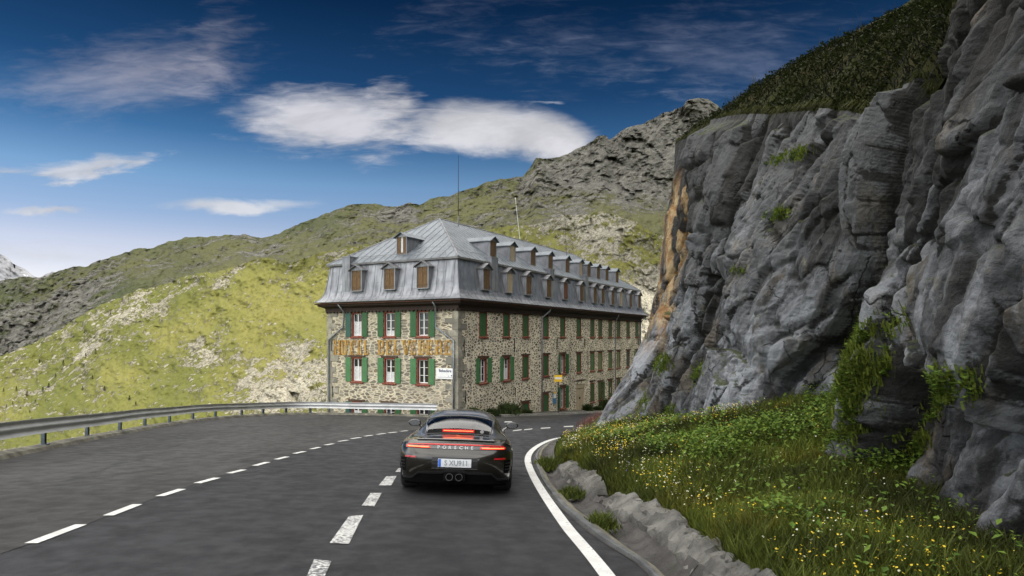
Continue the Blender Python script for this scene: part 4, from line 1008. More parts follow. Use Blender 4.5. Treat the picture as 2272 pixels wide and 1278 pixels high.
# eaves: soffit, fascia, dentils, gutter
OV = .60; EZ = 4.08
def ring(o, z): return [(-o, -o, hz(z)), (LX + o, -o, hz(z)), (LX + o, LY + o, hz(z)), (-o, LY + o, hz(z))]
def ringsurf(b_, prof_):
    for (o0, z0), (o1, z1) in zip(prof_[:-1], prof_[1:]):
        a, c = ring(o0, z0), ring(o1, z1)
        for k in range(4): b_.quad(a[k], a[(k + 1) % 4], c[(k + 1) % 4], c[k])
b_ = MB(); ringsurf(b_, [(-.05, 3.46), (.10, 3.46), (.12, 3.66), (.46, 3.80), (.50, 3.98), (.02, 4.0)]); b_.build('eaves', M['brown'], hotel)
b_ = MB()
def comb(L_, to):
    b_ = MB(); pts = [to(-.05, -.17, 3.47)]
    for k in range(int(L_ / .30) + 1):
        x = k * .30; pts += [to(x - .05, -.17, 3.43), to(x - .05, -.17, 3.34), to(x + .06, -.17, 3.34), to(x + .06, -.17, 3.43)]
    pts.append(to(L_ + .05, -.17, 3.47))
    top = len(pts); zt = hz(3.47)
    for k in range(0, len(pts) - 1):
        a_, c_ = pts[k], pts[k + 1]
        b_.quad(a_, c_, (c_[0], c_[1], zt), (a_[0], a_[1], zt))
        dx_, dy_ = ((0, .14) if to is toR else (.14, 0)); b_.quad(a_, c_, (c_[0] + dx_, c_[1] + dy_, c_[2]), (a_[0] + dx_, a_[1] + dy_, a_[2]))
    b_.build('dentil_board', M['brown'], hotel)
comb(LX, toR); comb(LY, toL)
b_ = MB(); pr = []
for k in range(7): a = math.pi * k / 6; pr.append((.56 + .075 * math.cos(a + math.pi), 3.985 - .08 * math.sin(a)))
ringsurf(b_, pr); b_.build('gutter', M['eavered'], hotel, smooth=False)
# mansard with its bell-cast foot
mp = [(.60, 4.03), (.62, 4.07), (.44, 4.20), (.28, 4.38), (.17, 4.62), (.09, 4.95), (.02, 5.4), (-.06, 5.95), (-.14, 6.50)]
b_ = MB(); ringsurf(b_, mp)
mans = b_.build('mansard_roof', M['mansard'], hotel, smooth=False)
def mans_o(z): return float(np.interp(z, [p[1] for p in mp][1:], [p[0] for p in mp][1:]))
b_ = MB()
def seam_r(x, prof_, wd=.014, ht=.022, lim=None):
    for (o0, z0), (o1, z1) in zip(prof_[:-1], prof_[1:]):
        b_.quad((x - wd, -o0 - ht, hz(z0)), (x + wd, -o0 - ht, hz(z0)), (x + wd, -o1 - ht, hz(z1)), (x - wd, -o1 - ht, hz(z1)))
        b_.quad((x - wd, -o0, hz(z0)), (x - wd, -o0 - ht, hz(z0)), (x - wd, -o1 - ht, hz(z1)), (x - wd, -o1, hz(z1)))
        b_.quad((x + wd, -o0 - ht, hz(z0)), (x + wd, -o0, hz(z0)), (x + wd, -o1, hz(z1)), (x + wd, -o1 - ht, hz(z1)))
def seam_l(y, prof_, wd=.014, ht=.022):
    for (o0, z0), (o1, z1) in zip(prof_[:-1], prof_[1:]):
        b_.quad((-o0 - ht, y - wd, hz(z0)), (-o0 - ht, y + wd, hz(z0)), (-o1 - ht, y + wd, hz(z1)), (-o1 - ht, y - wd, hz(z1)))
        b_.quad((-o0, y - wd, hz(z0)), (-o0 - ht, y - wd, hz(z0)), (-o1 - ht, y - wd, hz(z1)), (-o1, y - wd, hz(z1)))
        b_.quad((-o0 - ht, y + wd, hz(z0)), (-o0, y + wd, hz(z0)), (-o1, y + wd, hz(z1)), (-o1 - ht, y + wd, hz(z1)))
rg = random.Random(4)
for k in range(58): seam_r(.3 + k * .6, mp[1:], rg.uniform(.010, .018))
for k in range(17): seam_l(.3 + k * .62, mp[1:], rg.uniform(.010, .018))
# hip and horizontal laps
for (x, y, sx, sy) in ((0, 0, -1, -1), (LX, 0, 1, -1), (0, LY, -1, 1)):
    b_.tube([(x + sx * (o + .005), y + sy * (o + .005), hz(z)) for o, z in mp[1:]], .03, 6)
for k in range(70):
    x = .3 + rg.randrange(57) * .6; z = rg.uniform(4.7, 6.2); o = mans_o(z); b_.box(x + .02, x + .58, -o - .012, -o + .02, hz(z), hz(z) + .022)
for k in range(14):
    y = .3 + rg.randrange(16) * .62; z = rg.uniform(4.7, 6.2); o = mans_o(z); b_.box(-o - .012, -o + .02, y + .02, y + .58, hz(z), hz(z) + .022)
b_.build('seams', M['mansard'], mans, fix=False)
# upper hipped roof
RZ = 10.22; AP = 5.66
b_ = MB(); o = .0
lip0, lip1 = 6.52, 6.64
r0_, r1_ = ring(-.10, lip0 - .04), ring(.04, lip0); r2_ = ring(.06, lip1)
for k in range(4):
    b_.quad(r0_[k], r0_[(k + 1) % 4], r1_[(k + 1) % 4], r1_[k]); b_.quad(r1_[k], r1_[(k + 1) % 4], r2_[(k + 1) % 4], r2_[k])
b_.build('roof_lip', M['zincdark'], hotel)
A0, A1 = (AP, LY / 2, hz(RZ)), (LX - AP, LY / 2, hz(RZ))
b_ = MB(); q = ring(.05, lip1 + .002)
b_.quad(q[0], q[1], A1, A0); b_.quad(q[1], q[2], A1); b_.quad(q[2], q[3], A0, A1); b_.quad(q[3], q[0], A0)
roof = b_.build('roof', M['slateroof'], hotel)
b_ = MB()
S1 = (RZ - lip1) / (LY / 2 + .05); S0 = (RZ - lip1) / (AP + .05)
def seam3(p, q_, r_=.015): b_.tube([p, q_], r_, 4, caps=False)
for k in range(59):
    x = .2 + k * .6; run = min(LY / 2, (x + .05) * (LY / 2 + .05) / (AP + .05) - .05, (LX - x + .05) * (LY / 2 + .05) / (AP + .05) - .05)
    if run > .1: seam3((x, -.05, hz(lip1) + .01), (x, run, hz(lip1 + S1 * (run + .05)) + .01))
for k in range(18):
    y = .2 + k * .6; run = min(y + .05, LY - y + .05) * (AP + .05) / (LY / 2 + .05) - .05
    if run > .1: seam3((-.05, y, hz(lip1) + .01), (run, y, hz(lip1 + S0 * (run + .05)) + .01))
b_.build('seams', M['slateroof'], roof)
b_ = MB()
for a, c in ((A0, A1), (q[0], A0), (q[3], A0), (q[1], A1), (q[2], A1)): b_.tube([a, c], .06, 6)
b_.build('ridge_cap', M['zincdark'], roof)
b_ = MB()                                             # snow-guard rail near the left eave
pts = [(.45, y, hz(lip1 + S0 * .5) + .14) for y in np.linspace(1.2, LY - 1.6, 14)]
b_.tube(pts, .016, 5)
for p in pts[::2]: b_.tube([p, (p[0] - .05, p[1], p[2] - .16)], .014, 4)
pts = [(x, .55, hz(lip1 + S1 * .6) + .12) for x in np.linspace(1.0, 3.6, 5)]; b_.tube(pts, .016, 5)
b_.build('snow_rail', M['zincdark'], hotel)
# dormers (two kinds, in window frame coordinates)
def dormer_lower(loc, rz, i, wm):
    e = empty('dormer', loc, rz, hotel)                 # origin at the wall plane, foot of the opening (z 4.75)
    w_, h = .40, 1.32; y = -.22
    # cheeks are tapered: flush at the foot, proud at the head
    if 'dlc' not in meshes:
        b_ = MB()
        for s_ in (-1, 1):
            x0, x1 = (s_ * w_, s_ * (w_ + .07)) if s_ > 0 else (s_ * (w_ + .07), s_ * w_)
            for x in (x0, x1): b_.quad((x, y, 0), (x, y, h), (x, .25, h), (x, .05, -.02))
            b_.quad((x0, y, 0), (x1, y, 0), (x1, y, h), (x0, y, h))
            b_.quad((s_ * (w_ + .07), y, 0), (s_ * (w_ + .07), y, h), (s_ * (w_ + .19), .2, h), (s_ * (w_ + .10), .02, 0))
        b_.box(-w_ - .07, w_ + .07, y + .001, y + .06, h, h + .05)
        b_.quad((-w_ - .07, y, h + .05), (w_ + .07, y, h + .05), (0, y, h + .30))
        b_.box(-w_ - .09, w_ + .09, y - .04, .0, -.05, 0)
        meshes['dlc'] = b_.mesh('dormer_cheek', M['mansard'])
        b_ = MB()
        for s_ in (-1, 1):
            a = [(s_ * (w_ + .24), y - .14, h + .02), (0, y - .14, h + .38), (0, .35, h + .38), (s_ * (w_ + .24), .35, h + .02)]
            b_.quad(*a); b_.quad(*[(p[0], p[1], p[2] - .05) for p in a][::-1]); b_.quad(a[0], a[1], (a[1][0], a[1][1], a[1][2] - .05), (a[0][0], a[0][1], a[0][2] - .05))
            b_.quad(a[0], a[3], (a[3][0], a[3][1], a[3][2] - .05), (a[0][0], a[0][1], a[0][2] - .05))
        meshes['dlr'] = b_.mesh('dormer_roof', M['zincdark'])
    link('cheek', meshes['dlc'], e); link('dormer_roof', meshes['dlr'], e)
    link('boarded_window', box_mesh(('dlw', wm), [(-w_, -.012, y + .05, y + .09, 0, h), (.012, w_, y + .045, y + .085, 0, h), (-w_, w_, y + .03, y + .046, .2, .27), (-w_, w_, y + .03, y + .046, h - .3, h - .23)], M[wm]), e)
def dormer_upper(loc, rz, wm, slope, gap=False):
    e = empty('roof_dormer', loc, rz, hotel)            # origin at the foot of its front, on the roof slope
    w_, h = .36, 1.12; D = (h + .0) / slope
    key = 'duc%.2f' % slope
    if key not in meshes:
        b_ = MB(); dm = h / slope
        for s_ in (-1, 1):
            for x in (s_ * w_, s_ * (w_ + .08)): b_.quad((x, 0, -.02), (x, 0, h), (x, dm, h), )
            x0, x1 = sorted((s_ * w_, s_ * (w_ + .08))); b_.quad((x0, 0, 0), (x1, 0, 0), (x1, 0, h), (x0, 0, h))
        b_.quad((-w_ - .08, 0, h), (w_ + .08, 0, h), (0, 0, h + .24))
        meshes[key] = b_.mesh('dormer_cheek', M['mansard'])
        b_ = MB(); dm2 = (h + .34) / slope; dme = (h - .02) / slope
        for s_ in (-1, 1):
            a = [(s_ * (w_ + .22), -.16, h - .02), (0, -.16, h + .32), (0, dm2 - .03, h + .32), (s_ * (w_ + .22), dme, h - .02)]
            b_.quad(*a); b_.quad(*[(p[0], p[1], p[2] - .05) for p in a][::-1])
            b_.quad(a[0], a[1], (a[1][0], a[1][1], a[1][2] - .05), (a[0][0], a[0][1], a[0][2] - .05)); b_.quad(a[0], a[3], (a[3][0], a[3][1], a[3][2] - .05), (a[0][0], a[0][1], a[0][2] - .05))
        meshes[key + 'r'] = b_.mesh('dormer_roof', M['slateroof'])
    link('cheek', meshes[key], e); link('dormer_roof', meshes[key + 'r'], e)
    link('boarded_window', box_mesh(('duw', wm, gap), [(-w_, -.10 if gap else -.01, .03, .07, 0, h), (.10 if gap else .01, w_, .03, .07, 0, h)] + ([(-.10, .10, .06, .09, 0, .12)] if gap else []), M[wm]), e)
    if gap: link('pane', box_mesh('duwp', [(-.10, .10, .075, .085, .12, h)], M['curtain']), e)
dz0 = 4.78
wl = ['boards', 'boards_pale', 'boards', 'boards', 'boards_red', 'boards', 'boards', 'boards', 'boards', 'boards_pale', 'boards', 'boards']
for i, t_ in enumerate(tc): dormer_lower((t_, -mans_o(dz0) * .6, hz(dz0)), 0, i, wl[i])
for i, p in enumerate((793.5, 866.6, 940.0)): dormer_lower((-mans_o(dz0) * .6, tleft(p, -.15), hz(dz0)), -math.pi / 2, i, 'boards')
INS = .75
for i, p in enumerate([1094.6, 1137.7, 1183, 1221.8, 1259.4, 1289, 1306.8, 1328, 1346.9, 1369.3]):
    dormer_upper((tfac(p, INS), INS, hz(lip1 + S1 * (INS + .05))), 0, ['boards', 'boards_pale', 'boards', 'boards', 'boards', 'boards_pale', 'boards', 'boards', 'boards', 'boards'][i], S1)
dormer_upper((.70, tleft(890.7, .7), hz(lip1 + S0 * .75)), -math.pi / 2, 'boards', S0, True)
# metal-clad shafts rising through the mansard
def shaft(x0, x1, y0, y1, z0, z1):
    b_ = MB(); b_.box(x0, x1, y0, y1, hz(z0), hz(z1)); b_.box(x0 - .03, x1 + .03, y0 - .03, y1 + .03, hz(z1), hz(z1 + .06))
    b_.build('vent_shaft', M['mansard'], hotel)
for p, w_ in ((1097.5, .85), (1225.5, .75), (1302, .75)): t_ = tfac(p, -.15); shaft(t_ - w_ / 2, t_ + w_ / 2, -.16, .75, 4.75, 6.95)
t_ = tleft(768.5, -.1); shaft(-.14, .7, t_ - .33, t_ + .33, 4.7, 7.05)
# lettering on the gable wall
def text_mesh(body, size, ext, m_, bold=0.0, sx=1.0):
    cu = bpy.data.curves.new('t', 'FONT'); cu.body = body; cu.size = size; cu.extrude = ext; cu.offset = bold; cu.align_x = 'CENTER'; cu.align_y = 'CENTER'; cu.resolution_u = 3
    ob = bpy.data.objects.new('t', cu); scn.collection.objects.link(ob); bpy.context.view_layer.update()
    me = bpy.data.meshes.new_from_object(ob.evaluated_get(bpy.context.evaluated_depsgraph_get())); bpy.data.objects.remove(ob); bpy.data.curves.remove(cu)
    for v_ in me.vertices: v_.co.x *= sx
    me.materials.clear(); me.materials.append(m_); return me
# slab letters built of bars, cap height 1
GL = {'H': [(0, .26, 0, 1), (.5, .76, 0, 1), (.26, .5, .42, .58), (-.06, .32, .93, 1), (-.06, .32, 0, .07), (.44, .82, .93, 1), (.44, .82, 0, .07)],
      'O': [(0, .24, .08, .92), (.46, .70, .08, .92), (.08, .62, .90, 1), (.08, .62, 0, .10)],
      'T': [(.24, .50, 0, 1), (-.02, .76, .88, 1), (-.02, .10, .66, .9), (.64, .76, .66, .9), (.14, .60, 0, .07)],
      'E': [(.04, .30, 0, 1), (-.04, .68, .90, 1), (-.04, .68, 0, .10), (.30, .50, .44, .56), (.56, .68, .70, .92), (.56, .68, .08, .30), (.46, .54, .36, .64)],
      'L': [(.04, .30, 0, 1), (-.04, .40, .93, 1), (-.04, .68, 0, .10), (.56, .68, .08, .36)],
      'B': [(.04, .30, 0, 1), (-.04, .58, .90, 1), (-.04, .58, 0, .10), (.30, .58, .45, .56), (.50, .72, .58, .90), (.50, .74, .10, .44)],
      'D': [(.04, .30, 0, 1), (-.04, .56, .90, 1), (-.04, .56, 0, .10), (.50, .74, .12, .88)],
      'R': [(.04, .30, 0, 1), (-.04, .58, .90, 1), (-.04, .40, 0, .07), (.30, .58, .46, .57), (.50, .72, .58, .90), (.48, .70, .05, .46), (.62, .80, 0, .10)]}
def word(chars):
    yn = []
    for ch, p0, p1 in chars:
        t0, t1 = tleft(p0), tleft(p1)                     # t decreases to the right
        zt, zb = zat((t0 + t1) / 2, 754.5 + (t0 + t1) * 0, False), zat((t0 + t1) / 2, 787.5, False)
        b_ = MB(); wd = t0 - t1
        def P(x, z, kk=0): return (-.058 + kk * .0016, t0 - wd * (x + .04) / .84, hz(zb + (zt - zb) * z))
        if ch == 'V':
            for (a0, a1, c0, c1) in ((-.02, .26, .26, .46), (.58, .74, .34, .46)):
                q_ = [P(a0, 1), P(a1, 1), P(c1, 0), P(c0, 0)]; b_.poly(q_, (-1, 0, 0), .04)
            b_.poly([P(-.08, .93, 2), P(-.08, 1, 2), P(.34, 1, 2), P(.34, .93, 2)], (-1, 0, 0), .035); b_.poly([P(.50, .93, 3), P(.50, 1, 3), P(.80, 1, 3), P(.80, .93, 3)], (-1, 0, 0), .035)
        else:
            for k, (x0, x1, z0, z1) in enumerate(GL[ch]): b_.poly([P(x0, z0, k), P(x1, z0, k), P(x1, z1, k), P(x0, z1, k)], (-1, 0, 0), .035)
        b_.build('painted_letter', M['letter'], hotel)
word([('H', 741, 757), ('O', 757.5, 772), ('T', 771, 791), ('E', 793, 806), ('L', 808, 820)])
word([('B', 838, 855), ('E', 857, 871), ('L', 873, 889), ('V', 892, 912), ('E', 911, 926), ('D', 928, 945), ('E', 946, 963), ('R', 965, 984), ('E', 986, 1005)])
# downpipes, wall ties, bracket
def pipe(pts, r_=.055, to=toR, out=.13):
    b_ = MB(); P3 = [to(u, -(out if o_ is None else o_), z) for u, z, o_ in pts]; b_.tube(P3, r_, 8)
    for (u, z, o_) in pts[-2:-1]:
        pass
    return b_.build('downpipe', M['pipe'], hotel, smooth=True)
t0 = tleft(750, -.5); t1 = tleft(764); t2 = tleft(732)
pipe([(t0, 3.93, .5), (t0 - .1, 3.6, .3), (t1 - .1, 3.40, .13), (t1, 2.4, None), (t2, 1.55, None), (t2, -2.0, None), (t2, -6.5, None)], .055, toL)
t0 = tleft(959, -.5); t1 = tleft(969); t2 = tleft(1009)
pipe([(t0, 3.93, .5), (t0 - .1, 3.6, .3), (t1, 3.40, .13), (t1, 2.35, None), (t2, 1.50, None), (t2, -3.4, None)], .055, toL)
for p0, p1, e_ in ((1222, 1199.5, 0), (1373, 1363, 0), (1424, 1420.5, 0)):
    a, c = tfac(p0, -.5), tfac(p1)
    if e_ == 0 and p1 > 1400: a, c = LX - .25, LX - .3
    pipe([(a, 3.93, .5), (a, 3.72, .45), (c, 3.2, .13), (c, 1, None), (c, -5.0 if c < 20 else -5.6, None)])
b_ = MB()
for p, y0, y1 in ((1028.5, 753, 784), (1140.5, 753, 781), (1235, 752, 775), (1296.5, 752, 770), (1032, 868, 896), (1142, 860, 878), (1415.5, 751, 766)):
    t_ = tfac(p); b_.box(t_ - .02, t_ + .02, -.07, -.02, hz(zat(t_, y1)), hz(zat(t_, y0)))
for p, y0, y1 in ((737, 754, 779), (739, 857, 880)): t_ = tleft(p); b_.box(-.07, -.02, t_ - .02, t_ + .02, hz(zat(t_, y1, False)), hz(zat(t_, y0, False)))
b_.build('wall_tie', M['iron'], hotel)
b_ = MB(); yb = LY + .02; zc = zat(LY, 873, False)
def curl(cx, cz, r0_, a0, a1, n=16, shrink=.75):
    return [(.05, cx + r0_ * (1 - shrink * k / n) * math.cos(a0 + (a1 - a0) * k / n), hz(cz + r0_ * (1 - shrink * k / n) * math.sin(a0 + (a1 - a0) * k / n))) for k in range(n + 1)]
b_.tube([(.05, yb, hz(zc - .1)), (.05, yb + .35, hz(zc + .02)), (.05, yb + .75, hz(zc + .25))], .022, 5)
b_.tube(curl(yb + .82, zc + .42, .19, -1.6, 3.2), .018, 5); b_.tube(curl(yb + .33, zc - .42, .30, 1.2, -3.6), .018, 5); b_.tube(curl(yb + .75, zc + .0, .16, 1.5, 5.2), .016, 5)
b_.tube([(.05, yb, hz(zc + .3)), (.05, yb, hz(zc - .8))], .02, 5)
b_.build('sign_bracket', M['iron'], hotel)
# ---- signs
def sign(name, pts3, n_out, th, m_, lab, cat, **k):
    b_ = MB(); b_.poly(pts3, n_out, th); o = b_.build(name, m_); return tag(o, lab, cat, **k)
def onleft(px, py, off):
    t_ = tleft(px, -off); z = zat(t_, py, False, -off); p = cor + dL * t_ - dR * off; return Vector((p[0], p[1], z))
def onright(px, py, off):
    t_ = tfac(px, -off); z = zat(t_, py, True, -off); p = cor + dR * t_ - dL * off; return Vector((p[0], p[1], z))
c0 = onleft(968, 840, .06); c1 = onleft(1008.5, 817, .06)
board = tag(empty('name_board', (cor[0], cor[1], -3), HZ), 'white board lettered Belvedère beside the right shutter on the gable wall', 'sign')
ya, yb_ = tleft(968, -.06), tleft(1008.5, -.06); za, zb_ = hz(zat(ya, 840, False)), hz(zat(ya, 816.5, False))
b_ = MB(); b_.box(-.085, -.05, yb_, ya, za, zb_); b_.build('board', M['white'], board)
navy = simple('navy_lettering', (.02, .03, .10), .6); yel = simple('sign_yellow', (.80, .50, .02), .45, 0, .05)
def put_text(body, size, m_, par, loc, rz, name='lettering', bold=0.0, sx=1.0, ext=.002):
    o = link(name, text_mesh(body, size, ext, m_, bold, sx), par); o.location = loc; o.rotation_euler = (math.pi / 2, 0, rz); return o
put_text('Belvedère', .245, navy, board, (-.09, (ya + yb_) / 2, zb_ - .16), -math.pi / 2, bold=.004, sx=.93)
b_ = MB(); b_.box(-.088, -.086, yb_ + .08, ya - .1, za + .10, za + .115); b_.box(-.088, -.086, yb_ + .16, yb_ + .24, za + .17, za + .25); b_.box(-.088, -.086, yb_ + .40, yb_ + .44, za + .16, za + .20); b_.build('emblem', navy, board)
b_ = MB(); b_.box(-.089, -.087, yb_ + .03, yb_ + .13, za + .03, za + .11); b_.build('sticker', yel, board)
# yellow bus-stop sign on a pole near the wall
bs = onright(1236, 905, .9); g0 = float(gz(bs.x, bs.y)) + .12
bs_x = (1238.5 - 1136) / FPX * bs.y
zt_, zb2 = CAMZ + (HOR - 832) * bs.y / FPX, CAMZ + (HOR - 847) * bs.y / FPX
stop = tag(empty('bus_stop_sign', (bs_x, bs.y, g0)), 'yellow bus stop plate on a dark pole in front of the hotel wall', 'sign')
b_ = MB(); b_.tube([(0, 0, 0), (0, 0, zt_ - g0)], .035, 8); b_.build('pole', M['iron'], stop)
b_ = MB(); b_.box(-.31, .31, -.055, -.035, zb2 - g0, zt_ - g0); pl_ = b_.build('plate', yel, stop)
b_ = MB(); b_.box(-.26, .26, -.060, -.056, (zb2 + zt_) / 2 - g0 - .06, (zb2 + zt_) / 2 - g0 + .09); b_.build('name_strip', M['white'], pl_)
# timetable poster
blu = simple('poster_blue', (.05, .17, .33), .5)
pt = tag(empty('timetable_board', (cor[0], cor[1], -3), HZ), 'narrow timetable poster, white above and blue below, on the stone wall', 'notice board')
ta, tb = tfac(1225.7), tfac(1232.5); zt2, zb3 = hz(zat(ta, 869)), hz(zat(ta, 896))
b_ = MB(); b_.box(ta, tb, -.075, -.03, zb3, zt2); b_.build('board', blu, pt)
hh_ = zt2 - zb3
b_ = MB(); b_.box(ta + .02, tb - .02, -.079, -.0755, zb3 + hh_ * .45, zt2 - hh_ * .2); b_.build('paper', M['white'], pt)
b_ = MB(); b_.box(ta + .02, tb - .02, -.079, -.0755, zt2 - hh_ * .18, zt2 - .01); b_.build('header', yel, pt)
# masts
def mast(name, x0, y0, z0, x1, z1, r_, m_, lab):
    b_ = MB(); b_.tube([(x0, y0, z0), ((x0 * .6 + x1 * .4), y0, z0 * .6 + z1 * .4), (x1, y0, z1)], [r_, r_ * .8, r_ * .4], 6)
    return b_.build(name, m_, smooth=True)
def atpx(px, py, Y): return ((px - 1136) / FPX * Y, Y, CAMZ + (HOR - py) / FPX * Y)
a = atpx(1017, 476, 50.2); c = atpx(1017, 345, 50.2)
am = tag(empty('antenna', (a[0], a[1], a[2] - .9)), 'tall thin black whip antenna standing on the roof ridge', 'antenna')
b_ = MB(); b_.tube([(0, 0, 0), (0, 0, c[2] - a[2] + .9)], [.035, .016], 6); b_.build('whip', M['iron'], am)
b_ = MB(); b_.tube([(0, 0, 0), (0, 0, .8)], .05, 6); b_.build('mast_base', M['zincdark'], am)
a = atpx(1158, 520, 62); c = atpx(1143.5, 441, 62)
pw = tag(empty('flagpole', (a[0], a[1], a[2] - 2)), 'thin pale leaning pole rising behind the hotel ridge', 'pole')
b_ = MB(); b_.tube([(0, 0, 0), (c[0] - a[0], 0, c[2] - a[2] + 2)], [.036, .024], 8); b_.build('shaft', M['galv'], pw)
b_ = MB(); b_.tube([(c[0] - a[0], 0, c[2] - a[2] + 1.98), (c[0] - a[0] - .01, 0, c[2] - a[2] + 2.1)], [.055, .03], 8); b_.build('finial', M['white'], pw)
a = atpx(1257, 550, 64); c = atpx(1252.5, 455, 64)
b_ = MB(); b_.tube([(a[0] + .05, a[1], a[2] - 2), c], [.025, .012], 5); tag(b_.build('antenna_wire', M['iron']), 'faint thin aerial wire beyond the far half of the roof', 'antenna')
# ------------------------------------------------------------------ guard rail
gr = tag(empty('guard_rail', (-12.1, 17.8, float(gz(-12.1, 17.8)))), 'long galvanised steel guard rail curving along the outer edge of the road', 'guard rail')
org = Vector(gr.location)
def railat(d_):
    ar = arclen(rail); p = np.array([np.interp(d_, ar, rail[:, 0]), np.interp(d_, ar, rail[:, 1])])
    n_ = np.array([np.interp(d_, ar, rn[:, 0]), np.interp(d_, ar, rn[:, 1])]); return p, n_ / np.linalg.norm(n_)
ar = arclen(rail)
def profile(face_):
    pts = []
    for k in range(15):
        v_ = k / 14; z = .38 + .38 * v_; o_ = .115 + .040 * math.cos(v_ * 4 * math.pi - math.pi) * -1
        pts.append((o_ + face_, z))
    return pts
sec = profile(0)
ds = np.arange(ar[int(np.argmin(abs(rail[:, 1] + 12)))], ar[-1] - .1, .35)
A = np.zeros((len(ds), 2 * len(sec), 3))
for i, d_ in enumerate(ds):
    p, n_ = railat(d_); g_ = float(gz(*p)) + .02 * math.sin(d_ * .7) * .5
    for k, (o_, z) in enumerate(sec): q = p + n_ * (o_ - .0); A[i, k] = (q[0] - org.x, q[1] - org.y, g_ + z + .03 - org.z)
    for k, (o_, z) in enumerate(sec[::-1]): q = p + n_ * (o_ - .012); A[i, len(sec) + k] = (q[0] - org.x, q[1] - org.y, g_ + z + .03 - org.z)
A = np.concatenate([A, A[:, :1]], 1)
MB().grid(A).build('beam', M['galv'], gr, smooth=True)
b_ = MB()                                           # splice bolts and lap joints
d_ = ds[0] + 1
while d_ < ds[-1]:
    p, n_ = railat(d_); g_ = float(gz(*p)); tt = np.array([n_[1], -n_[0]])
    q = p + n_ * .085; b_.tube([(q[0] - org.x, q[1] - org.y, g_ + .625 - org.z), (q[0] + n_[0] * .03 - org.x, q[1] + n_[1] * .03 - org.y, g_ + .625 - org.z)], .022, 8)
    d_ += 1.52
b_.build('bolt', M['iron'], gr)
post_px = [104, 197, 267, 326, 377.5, 430.5, 483, 537, 587, 640, 696]
def post_d(px):
    r = (px - 1136) / FPX; f = rail[:, 0] - r * rail[:, 1]; lim = np.argmax(rail[:, 0] > -12.2 if False else rail[:, 1] > 12)
    best = None
    for i in range(lim, len(f) - 1):
        if f[i] * f[i + 1] <= 0: return ar[i]
    return None
pd = [post_d(p) for p in post_px]; pd = [p for p in pd if p]
sp = 3.05
pd += [pd[0] - sp * k for k in range(1, 9)] + [pd[-1] + 2.7 * k for k in (1, 2)] + [ar[-1] - .7]
pm = None
for d_ in sorted(pd):
    if d_ > ar[-1] - .3: continue
    p, n_ = railat(d_); g_ = float(gz(*p)); a_ = math.atan2(n_[1], n_[0])
    if pm is None:
        b_ = MB(); b_.box(-.055, .03, -.07, -.058, -.5, .72); b_.box(-.055, .03, .058, .07, -.5, .72); b_.box(-.055, -.043, -.058, .058, -.5, .72); b_.box(.03, .085, -.05, .05, .54, .68); b_.box(-.11, .09, -.12, .12, .105, .125)
        pm = b_.build('post', M['postpaint'], gr); o = pm
    else: o = pm.copy(); scn.collection.objects.link(o); o.parent = gr
    o.location = (p[0] - org.x, p[1] - org.y, g_ - org.z); o.rotation_euler = (0, 0, a_)
# ------------------------------------------------------------------ sports car
m, t, b = mat('olive_metallic_paint'); v = t.obj(); fl_ = t.noise(v, 400, 2)
t.put(b.inputs['Base Color'], t.mix(fl_, (.010, .0092, .0065), (.020, .018, .012))); b.inputs['Metallic'].default_value = .6; b.inputs['Roughness'].default_value = .28
b.inputs['Coat Weight'].default_value = 1.0; b.inputs['Coat Roughness'].default_value = .02; M['carpaint'] = m
M['gloss'] = simple('gloss_black', (.008, .008, .009), .12, 0, .1, 5, coat=1)
M['satin'] = simple('satin_black_trim', (.014, .014, .015), .38, 0, .1, 9)
M['matt'] = simple('matt_black', (.003, .003, .003), .9, 0, .1, 9, spec=.1)
M['rubber'] = simple('tyre_rubber', (.014, .014, .014), .75, 0, .2, 14)
M['alloy'] = simple('dark_alloy', (.10, .10, .10), .3, .9, .1, 9)
M['chrome'] = simple('bright_metal', (.55, .55, .56), .18, 1, .05, 9)
M['seat'] = simple('seat_leather', (.05, .05, .055), .5, 0, .2, 5)
M['redlamp'] = simple('red_lamp', (.30, .008, .004), .2, 0, .05, 9, emit=(1.0, .02, .008), estr=.55)
M['redbar'] = simple('red_light_bar', (.22, .004, .004), .2, 0, .05, 9, emit=(1.0, .01, .005), estr=.22)
M['orange'] = simple('lit_lamp_core', (.5, .12, .05), .3, 0, .02, 9, emit=(1.0, .22, .06), estr=1.1)
M['reflector'] = simple('red_reflector', (.35, .008, .012), .2, 0, .1, 60, coat=1)
M['plate'] = simple('plate_white', (.62, .64, .66), .4, 0, .04, 6)
M['plateblue'] = simple('plate_blue', (.03, .12, .50), .4)
M['platetext'] = simple('plate_text', (.22, .23, .25), .5)
M['silver'] = simple('silver_letter', (.80, .80, .82), .3, .3, .03, 6)
m = bpy.data.materials.new('car_glass'); m.use_nodes = True; t = NT(m.node_tree); t.n.remove(t.n['Principled BSDF'])
gl = t.node('ShaderNodeBsdfGlossy'); gl.inputs['Roughness'].default_value = .02; tr = t.node('ShaderNodeBsdfTransparent'); tr.inputs[0].default_value = (.42, .47, .50, 1)
fr = t.node('ShaderNodeFresnel'); fr.inputs[0].default_value = 1.5; mx = t.node('ShaderNodeMixShader'); t.put(mx.inputs[0], t.m('MULTIPLY_ADD', fr.outputs[0], .62, .05, True)); t.l.new(tr.outputs[0], mx.inputs[1]); t.l.new(gl.outputs[0], mx.inputs[2]); t.l.new(mx.outputs[0], t.n['Material Output'].inputs[0]); M['carglass'] = m
